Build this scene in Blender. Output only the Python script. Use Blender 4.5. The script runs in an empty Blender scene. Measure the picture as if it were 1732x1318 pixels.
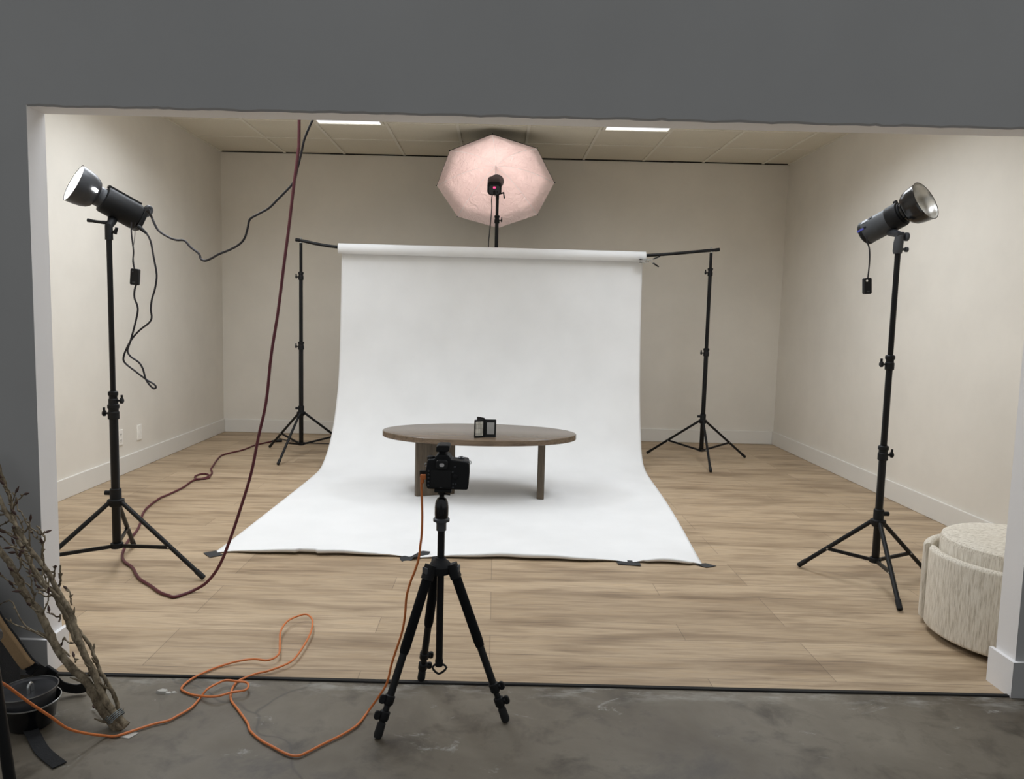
import bpy, bmesh, math, random
from mathutils import Vector, Matrix
random.seed(7)
sc = bpy.context.scene
COL = sc.collection
PI = math.pi

# ---------------------------------------------------------------- camera
CAM_H = 1.25
cam_data = bpy.data.cameras.new('camera')
cam = bpy.data.objects.new('camera', cam_data); COL.objects.link(cam)
cam_data.sensor_fit = 'HORIZONTAL'; cam_data.sensor_width = 36.0
cam_data.lens = 1253.7 / 1732 * 36.0
cam_data.shift_x = 27.32 / 1732; cam_data.shift_y = -4.53 / 1732
pitch, roll = 0.09472, 0.02327
fw = Vector((0, math.cos(pitch), -math.sin(pitch)))
up0 = Vector((0, math.sin(pitch), math.cos(pitch)))
rt = Vector((1, 0, 0)) * math.cos(roll) + up0 * math.sin(roll)
up = up0 * math.cos(roll) - Vector((1, 0, 0)) * math.sin(roll)
Mc = Matrix((rt, up, -fw)).transposed().to_4x4()
Mc.translation = (0, 0, CAM_H)
cam.matrix_world = Mc
cam_data.clip_start = 0.02
sc.camera = cam

# ---------------------------------------------------------------- world, exposure
world = bpy.data.worlds.new('world'); sc.world = world
world.use_nodes = True
world.node_tree.nodes['Background'].inputs[0].default_value = (0.93, 0.97, 1.0, 1)
world.node_tree.nodes['Background'].inputs[1].default_value = 0.42
sc.view_settings.view_transform = 'Standard'
sc.view_settings.look = 'None'
sc.view_settings.exposure = 0.0
sc.view_settings.gamma = 1.0
sc.view_settings.use_curve_mapping = False
W_FRONT_L, W_FRONT_R, W_MID, W_BACK = 19.5, 13.5, 21.5, 5.0   # watts of the louvred ceiling lights
SPREAD = math.radians(150)
UMB_W, STROBE_W = 27.0, 6.0         # watts of the two modelling lamps

def lamp(name, kind, loc, energy, color, direction=None, **kw):
    d = bpy.data.lights.new(name, kind); d.energy = energy; d.color = color
    for k, v in kw.items(): setattr(d, k, v)
    o = bpy.data.objects.new(name, d); COL.objects.link(o); o.location = loc
    if direction is not None:
        o.rotation_euler = Vector(direction).to_track_quat('-Z', 'Y').to_euler()
    return o

# ---------------------------------------------------------------- materials
def lin(c):
    return tuple(((v / 255) / 12.92 if v / 255 <= 0.04045 else ((v / 255 + 0.055) / 1.055) ** 2.4) for v in c) + (1,)

class NT:
    def __init__(self, name):
        self.m = bpy.data.materials.new(name); self.m.use_nodes = True
        self.t = self.m.node_tree; self.b = self.t.nodes['Principled BSDF']
    def n(self, kind, **kw):
        x = self.t.nodes.new(kind)
        for k, v in kw.items(): setattr(x, k, v)
        return x
    def l(self, a, b): self.t.links.new(a, b)
    def coord(self, scale=(1, 1, 1), rot=(0, 0, 0), loc=(0, 0, 0)):
        tc = self.n('ShaderNodeTexCoord'); mp = self.n('ShaderNodeMapping')
        mp.inputs['Scale'].default_value = scale; mp.inputs['Rotation'].default_value = rot
        mp.inputs['Location'].default_value = loc
        self.l(tc.outputs['Object'], mp.inputs[0]); return mp.outputs[0]
    def noise(self, vec, scale, detail=4, rough=.55, dist=0.0):
        x = self.n('ShaderNodeTexNoise'); x.inputs['Scale'].default_value = scale
        x.inputs['Detail'].default_value = detail; x.inputs['Roughness'].default_value = rough
        x.inputs['Distortion'].default_value = dist
        self.l(vec, x.inputs['Vector']); return x.outputs['Fac']
    def ramp(self, fac, stops, interp='LINEAR'):
        r = self.n('ShaderNodeValToRGB'); r.color_ramp.interpolation = interp
        e = r.color_ramp.elements
        while len(e) < len(stops): e.new(0.5)
        for k, (p, c) in enumerate(stops):
            e[k].position = p; e[k].color = c if len(c) == 4 else tuple(c) + (1,)
        self.l(fac, r.inputs[0]); return r.outputs[0]
    def mix(self, a, b, fac, mode='MIX'):
        x = self.n('ShaderNodeMix', data_type='RGBA', blend_type=mode)
        for s, v in ((0, fac), (6, a), (7, b)):
            if hasattr(v, 'links') or hasattr(v, 'is_linked'): self.l(v, x.inputs[s])
            else: x.inputs[s].default_value = v
        return x.outputs[2]
    def bump(self, h, strength, dist=0.01):
        x = self.n('ShaderNodeBump'); x.inputs['Strength'].default_value = strength
        x.inputs['Distance'].default_value = dist
        self.l(h, x.inputs['Height']); self.l(x.outputs[0], self.b.inputs['Normal'])
    def set(self, color=None, rough=None, metal=None, spec=None):
        if color is not None:
            if hasattr(color, 'is_linked'): self.l(color, self.b.inputs['Base Color'])
            else: self.b.inputs['Base Color'].default_value = color
        if rough is not None:
            if hasattr(rough, 'is_linked'): self.l(rough, self.b.inputs['Roughness'])
            else: self.b.inputs['Roughness'].default_value = rough
        if metal is not None: self.b.inputs['Metallic'].default_value = metal
        if spec is not None: self.b.inputs['Specular IOR Level'].default_value = spec
        return self.m

def plain(name, c, rough=.5, metal=0.0, spec=.5, grain=0.06, gs=40.0, bump=0.0):
    """a painted / moulded surface: base colour with a faint mottling and optional grain relief"""
    k = NT(name); v = k.coord()
    f = k.noise(v, gs, 3)
    a = lin(c)
    lo = tuple(x * (1 - grain) for x in a[:3]) + (1,); hi = tuple(min(1, x * (1 + grain)) for x in a[:3]) + (1,)
    k.set(k.ramp(f, [(.3, lo), (.7, hi)]), rough, metal, spec)
    if bump: k.bump(f, bump, .002)
    return k.m

def emitter(name, c, strength):
    k = NT(name); k.set(lin(c), .5)
    k.b.inputs['Emission Color'].default_value = lin(c)
    k.b.inputs['Emission Strength'].default_value = strength
    return k.m

def wall_paint(name, c, mott=.05, rough=.75):
    k = NT(name); v = k.coord()
    f = k.noise(v, 1.6, 5, .6); g = k.noise(v, 90, 2)
    a = lin(c)
    lo = tuple(x * (1 - mott) for x in a[:3]) + (1,); hi = tuple(min(1, x * (1 + mott)) for x in a[:3]) + (1,)
    k.set(k.ramp(f, [(.3, lo), (.7, hi)]), rough, 0, .25)
    k.bump(g, .06, .003); return k.m

def wood_floor():
    k = NT('wood_plank_floor'); v = k.coord()
    br = k.n('ShaderNodeTexBrick'); br.offset = .37; br.offset_frequency = 3; br.squash = 1
    k.l(v, br.inputs['Vector'])
    br.inputs['Scale'].default_value = 1.0; br.inputs['Brick Width'].default_value = 1.22
    br.inputs['Row Height'].default_value = .156; br.inputs['Mortar Size'].default_value = .0011
    br.inputs['Mortar Smooth'].default_value = .1; br.inputs['Bias'].default_value = 0
    br.inputs['Color1'].default_value = lin((176, 154, 126)); br.inputs['Color2'].default_value = lin((196, 174, 145))
    br.inputs['Mortar'].default_value = lin((128, 112, 94))
    g1 = k.noise(k.coord((1.3, 16, 1)), 2.2, 6, .6, .6)
    g2 = k.noise(k.coord((2.0, 70, 1)), 3.0, 4, .6)
    g3 = k.noise(k.coord((.9, 5.5, 1), loc=(3, 1, 0)), 1.6, 3, .5, .3)
    c = k.mix(br.outputs['Color'], k.ramp(g1, [(.3, lin((196, 188, 180))), (.52, (1, 1, 1)), (.75, lin((255, 250, 240)))]), .75, 'MULTIPLY')
    c = k.mix(c, k.ramp(g2, [(.35, lin((205, 200, 195))), (.6, (1, 1, 1))]), .55, 'MULTIPLY')
    c = k.mix(c, k.ramp(g3, [(.33, lin((190, 182, 174))), (.5, (1, 1, 1))]), .7, 'MULTIPLY')
    k.set(c, k.ramp(g1, [(.2, (.42, .42, .42)), (.8, (.55, .55, .55))]), 0, .35)
    k.bump(br.outputs['Fac'], -.15, .002); return k.m

def concrete():
    k = NT('worn_concrete'); v = k.coord()
    big = k.noise(v, 1.4, 6, .6, .4); mid = k.noise(k.coord(loc=(4, 2, 0)), 6, 8, .65, .3); fine = k.noise(v, 60, 4)
    c = k.ramp(big, [(.3, lin((78, 69, 57))), (.5, lin((102, 94, 81))), (.7, lin((121, 113, 99)))])
    c = k.mix(c, k.ramp(mid, [(.3, lin((150, 144, 138))), (.5, (1, 1, 1)), (.75, (1, 1, 1))]), .85, 'MULTIPLY')
    # white scuffs
    sc_ = k.noise(k.coord((1, 1.6, 1), loc=(1.3, .2, 0)), 4.2, 9, .72, .8)
    c = k.mix(c, lin((172, 172, 166)), k.ramp(sc_, [(.615, (0, 0, 0)), (.69, (.6, .6, .6))]))
    # hairline cracks
    vo = k.n('ShaderNodeTexVoronoi', feature='DISTANCE_TO_EDGE'); vo.inputs['Scale'].default_value = .55
    wob = k.n('ShaderNodeVectorMath', operation='ADD')
    nz = k.n('ShaderNodeTexNoise'); nz.inputs['Scale'].default_value = 3.0; k.l(v, nz.inputs['Vector'])
    scl = k.n('ShaderNodeVectorMath', operation='SCALE'); scl.inputs['Scale'].default_value = .35
    k.l(nz.outputs['Color'], scl.inputs[0]); k.l(v, wob.inputs[0]); k.l(scl.outputs[0], wob.inputs[1])
    k.l(wob.outputs[0], vo.inputs['Vector'])
    c = k.mix(c, lin((62, 58, 52)), k.ramp(vo.outputs['Distance'], [(.0, (.6, .6, .6)), (.0035, (0, 0, 0))]))
    # pale plaster residue next to the plank edge
    sep = k.n('ShaderNodeSeparateXYZ'); k.l(v, sep.inputs[0])
    mr = k.n('ShaderNodeMapRange'); mr.inputs[1].default_value = 2.30; mr.inputs[2].default_value = 2.42
    k.l(sep.outputs['Y'], mr.inputs[0])
    rs = k.noise(k.coord((1, 3, 1), loc=(7, 0, 0)), 5, 8, .7)
    mu = k.n('ShaderNodeMath', operation='MULTIPLY'); k.l(mr.outputs[0], mu.inputs[0])
    rr = k.ramp(rs, [(.5, (0, 0, 0)), (.66, (.8, .8, .8))]); k.l(rr, mu.inputs[1])
    c = k.mix(c, lin((165, 163, 155)), mu.outputs[0])
    k.set(c, k.ramp(mid, [(.3, (.38, .38, .38)), (.7, (.6, .6, .6))]), 0, .4)
    k.bump(fine, .08, .003); return k.m

def grained_wood(name, base, dark, axis='x', rough=.5, spec=.3):
    k = NT(name); s = {'x': (1, 14, 14), 'z': (14, 14, 1)}[axis]
    g = k.noise(k.coord(s), 3, 6, .6, .5); h = k.noise(k.coord(tuple(q * 3 for q in s)), 4, 3)
    c = k.ramp(g, [(.3, lin(dark)), (.65, lin(base))])
    c = k.mix(c, k.ramp(h, [(.35, (.72, .7, .68)), (.6, (1, 1, 1))]), .6, 'MULTIPLY')
    k.set(c, rough, 0, spec); k.bump(h, .03, .002); return k.m

def boucle(name, s):
    k = NT(name)
    f = k.noise(k.coord(s), 1, 5, .65, .2); g = k.noise(k.coord(tuple(q * 2.3 for q in s)), 1, 3)
    c = k.ramp(f, [(.33, lin((186, 175, 158))), (.5, lin((228, 220, 205))), (.68, lin((243, 237, 225)))])
    k.set(c, .9, 0, .1); k.bump(k.mix(f, g, .5), .55, .006); return k.m

def paper_mat():
    k = NT('white_seamless_paper'); v = k.coord()
    a = k.noise(v, 3.2, 4, .5); b = k.noise(k.coord((1, .4, 1), loc=(2, 0, 0)), 9, 3)
    c = k.ramp(a, [(.3, lin((230, 230, 229))), (.7, lin((236, 236, 235)))])
    k.set(c, .7, 0, .2)
    k.bump(k.mix(a, b, .35), .10, .02); return k.m

def bark():
    k = NT('grey_brown_bark'); v = k.coord((1, 1, .6))
    f = k.noise(v, 60, 6, .65); g = k.noise(k.coord(), 14, 3)
    c = k.mix(k.ramp(f, [(.3, lin((78, 68, 55))), (.55, lin((138, 125, 104))), (.75, lin((172, 161, 138)))]),
              k.ramp(g, [(.35, (.55, .52, .5)), (.6, (1, 1, 1))]), .7, 'MULTIPLY')
    k.set(c, .85, 0, .2); k.bump(f, .5, .003); return k.m

def ceiling_tile():
    k = NT('mineral_ceiling_tile'); v = k.coord()
    f = k.noise(v, 120, 4, .7); g = k.noise(v, 1.3, 3)
    c = k.mix(k.ramp(g, [(.3, lin((222, 215, 198))), (.7, lin((230, 223, 206)))]), k.ramp(f, [(.3, (.82, .82, .82)), (.5, (1, 1, 1))]), .6, 'MULTIPLY')
    k.set(c, .9, 0, .1); k.bump(f, .2, .002); return k.m

M = {}
M['front'] = wall_paint('grey_front_wall', (162, 161, 160), .04)  # front-facing wall and baseboard faces, greyer than the reveals
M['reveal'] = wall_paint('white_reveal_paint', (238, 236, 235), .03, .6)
M['wall'] = wall_paint('warm_white_wall_paint', (228, 222, 211), .05)
M['base'] = wall_paint('baseboard_paint', (226, 222, 214), .02, .5)
M['ceiling'] = ceiling_tile()
M['tbar'] = plain('ceiling_bar_metal', (232, 226, 212), .5)
M['dark'] = plain('dark_trim_and_gap_shade', (30, 28, 26), .9)  # dark trim and plinth; also paints the shaded gap above the back wall
M['floor'] = wood_floor(); M['concrete'] = concrete()
M['black'] = plain('black_metal', (15, 16, 18), .45, spec=.3)
M['blackmatte'] = plain('black_plastic', (14, 15, 17), .6, spec=.3)
M['blackgloss'] = plain('black_gloss', (12, 13, 15), .22)
M['rubber'] = plain('black_rubber', (18, 18, 19), .8)
M['foam'] = plain('black_foam', (13, 14, 16), .9, spec=.2, bump=.3, gs=200)
M['grey'] = plain('grey_plastic', (68, 70, 73), .5, spec=.35)
M['greydark'] = plain('dark_grey_metal', (52, 54, 58), .38)
M['lidmetal'] = plain('dark_lid_metal', (92, 92, 94), .3, .6)
M['steel'] = plain('bright_steel', (190, 190, 188), .3, .9)
M['silver'] = plain('satin_reflector', (205, 203, 198), .32, .85)
M['white'] = plain('white_enamel', (236, 236, 234), .5)
M['plate'] = plain('white_plate_plastic', (244, 240, 232), .4)
M['paper'] = paper_mat()
M['tape'] = plain('black_gaffer_tape', (40, 41, 43), .7)
M['tablewood'] = grained_wood('grey_brown_oak', (122, 105, 87), (88, 74, 60), 'x', .27, .55)
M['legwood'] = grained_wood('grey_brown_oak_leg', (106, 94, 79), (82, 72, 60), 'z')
M['fabric'] = boucle('ribbed_beige_fabric', (230, 230, 15))
M['fabrictop'] = boucle('ribbed_beige_fabric_top', (60, 210, 210))
M['red'] = plain('dark_red_cord', (82, 24, 36), .5)
M['cordblack'] = plain('black_cord', (26, 24, 30), .5)
M['orange'] = plain('orange_cord', (206, 116, 58), .45)
M['bark'] = bark()
M['bud'] = plain('dark_bud', (70, 50, 42), .8)
M['wire'] = plain('grey_wire', (120, 128, 130), .4, .6)
M['tan'] = plain('tan_canvas', (150, 122, 88), .85, bump=.3, gs=150)
M['webbing'] = plain('black_webbing', (17, 17, 19), .85, bump=.4, gs=220)
M['scrap'] = plain('grey_plaster', (178, 174, 166), .9, bump=.5, gs=60)
M['lightface'] = emitter('fluorescent_diffuser', (246, 250, 255), 1.15)
M['bulb'] = emitter('bulb_and_hole_glow', (255, 252, 246), 40)
M['display'] = emitter('red_digit_display', (255, 70, 130), 1.6)
M['blueled'] = plain('blue_print', (70, 74, 160), .5)
k = NT('umbrella_lining'); v_ = k.coord((1, 1, 1)); f_ = k.noise(v_, 14, 6, .6, 1.5)
k.set(lin((243, 224, 220)), .5, 0, .35); k.bump(f_, .9, .02); M['lining'] = k.m
k = NT('meter_grey_card'); k.set(lin((150, 150, 148)), .8); M['card'] = k.m
k = NT('patch_card'); v_ = k.coord()
br_ = k.n('ShaderNodeTexBrick'); br_.offset = 0
k.l(k.coord((1, 1, 1), rot=(PI / 2, 0, 0)), br_.inputs['Vector'])
br_.inputs['Scale'].default_value = 1; br_.inputs['Brick Width'].default_value = .011; br_.inputs['Row Height'].default_value = .03
br_.inputs['Mortar Size'].default_value = .0008
br_.inputs['Color1'].default_value = lin((196, 194, 184)); br_.inputs['Color2'].default_value = lin((160, 158, 148)); br_.inputs['Mortar'].default_value = lin((120, 118, 112))
k.set(br_.outputs['Color'], .8); M['patches'] = k.m

# ---------------------------------------------------------------- mesh helpers
def nb(): return bmesh.new()
def add_box(bm, c, s, R=None):
    g = bmesh.ops.create_cube(bm, size=1.0)['verts']
    for v in g:
        p = Vector((v.co.x * s[0], v.co.y * s[1], v.co.z * s[2]))
        if R is not None: p = R @ p
        v.co = p + Vector(c)
    return g
def frame(d):
    d = Vector(d).normalized(); a = Vector((0, 0, 1)) if abs(d.z) < .95 else Vector((1, 0, 0))
    x = a.cross(d).normalized(); return x, d.cross(x), d
def add_rings(bm, rings, cap0=True, cap1=True, closed=True):
    vs = [[bm.verts.new(p) for p in r] for r in rings]
    n = len(vs[0])
    for a, b in zip(vs, vs[1:]):
        for i in range(n if closed else n - 1):
            j = (i + 1) % n
            try: bm.faces.new((a[i], a[j], b[j], b[i]))
            except ValueError: pass
    if cap0: bm.faces.new(list(reversed(vs[0])))
    if cap1: bm.faces.new(vs[-1])
    return vs
def add_lathe(bm, prof, origin, d, seg=28, cap0=True, cap1=True, twist=0):
    """revolve (radius, distance) pairs about the axis d from origin"""
    x, y, z = frame(d); o = Vector(origin); rings = []
    for r, t in prof:
        r = max(r, 1e-4)
        rings.append([o + z * t + (x * math.cos(2 * PI * i / seg + twist) + y * math.sin(2 * PI * i / seg + twist)) * r for i in range(seg)])
    return add_rings(bm, rings, cap0, cap1)
def add_cyl(bm, p0, p1, r0, r1=None, seg=16):
    p0, p1 = Vector(p0), Vector(p1); r1 = r0 if r1 is None else r1
    return add_lathe(bm, [(r0, 0), (r1, (p1 - p0).length)], p0, p1 - p0, seg)
def smooth(pts, n=6):
    pts = [Vector(p) for p in pts]; out = []
    for i in range(len(pts) - 1):
        a = pts[i - 1] if i else pts[0]; b, c = pts[i], pts[i + 1]; d = pts[i + 2] if i + 2 < len(pts) else pts[-1]
        for k in range(n):
            t = k / n
            out.append(.5 * ((2 * b) + (c - a) * t + (2 * a - 5 * b + 4 * c - d) * t * t + (3 * b - a - 3 * c + d) * t ** 3))
    out.append(pts[-1]); return out
def add_tube(bm, pts, r, seg=8):
    pts = [Vector(p) for p in pts]; n = len(pts)
    rad = r if isinstance(r, (list, tuple)) else [r] * n
    t = [(pts[min(i + 1, n - 1)] - pts[max(i - 1, 0)]).normalized() for i in range(n)]
    x, y, _ = frame(t[0]); rings = []
    for i in range(n):
        x = (x - t[i] * x.dot(t[i]))
        x = x.normalized() if x.length > 1e-6 else frame(t[i])[0]
        y = t[i].cross(x)
        rings.append([pts[i] + (x * math.cos(2 * PI * k / seg) + y * math.sin(2 * PI * k / seg)) * rad[i] for k in range(seg)])
    return add_rings(bm, rings)
def add_ribbon(bm, pts, wdir, w, th):
    """a flat strap: width along wdir, thickness across"""
    pts = [Vector(p) for p in pts]; n = len(pts); rings = []
    for i in range(n):
        t = (pts[min(i + 1, n - 1)] - pts[max(i - 1, 0)]).normalized()
        wd = Vector(wdir[i] if isinstance(wdir, list) else wdir); wd = (wd - t * wd.dot(t)).normalized(); nn = t.cross(wd)
        rings.append([pts[i] + wd * w / 2 + nn * th / 2, pts[i] - wd * w / 2 + nn * th / 2, pts[i] - wd * w / 2 - nn * th / 2, pts[i] + wd * w / 2 - nn * th / 2])
    return add_rings(bm, rings)
def add_prism(bm, poly, o, ex, ey, ez, depth):
    """extrude a 2-D outline given in the axes ex, ey by depth along ez"""
    o, ex, ey, ez = Vector(o), Vector(ex), Vector(ey), Vector(ez)
    return add_rings(bm, [[o + ex * a + ey * b + ez * q for a, b in poly] for q in (0, depth)])
def rrect(w, h, r, n=5, cx=0, cy=0):
    out = []
    for sx, sy, a0 in ((1, 1, 0), (-1, 1, 90), (-1, -1, 180), (1, -1, 270)):
        for k in range(n + 1):
            a = math.radians(a0 + 90 * k / n)
            out.append((cx + sx * (w / 2 - r) + r * math.cos(a), cy + sy * (h / 2 - r) + r * math.sin(a)))
    return out

ORG = {}
def thing(name, label, cat, loc, group=None):
    o = bpy.data.objects.new(name, None); COL.objects.link(o); o.location = loc
    o.empty_display_size = .05
    o['label'] = label; o['category'] = cat
    if group: o['group'] = group
    ORG[o] = Vector(loc); return o
def obj(name, bm, mat, parent=None, loc=None, label=None, bevel=0, sharp=35, kind=None, mats=None):
    """link a bmesh (world coordinates) as one object whose origin is its thing's base"""
    o_ = ORG[parent] if parent is not None else Vector(loc if loc is not None else (0, 0, 0))
    bmesh.ops.recalc_face_normals(bm, faces=bm.faces[:])
    for v in bm.verts: v.co -= o_
    me = bpy.data.meshes.new(name); bm.to_mesh(me); bm.free()
    for m in (mats or [mat]): me.materials.append(m)
    for p in me.polygons: p.use_smooth = True
    me.set_sharp_from_angle(angle=math.radians(sharp))
    o = bpy.data.objects.new(name, me); COL.objects.link(o)
    if parent is None: o.location = o_
    else: o.parent = parent
    ORG[o] = o_
    if label: o['label'] = label
    if kind: o['kind'] = kind
    if bevel:
        b = o.modifiers.new('bevel', 'BEVEL'); b.width = bevel; b.segments = 2; b.limit_method = 'ANGLE'
    return o
def tag(o, label, cat, group=None):
    o['label'] = label; o['category'] = cat
    if group: o['group'] = group
    return o
def struct(name, bm, mat, mats=None, bevel=0):
    return obj(name, bm, mat, kind='structure', mats=mats, bevel=bevel, sharp=30)
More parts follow.
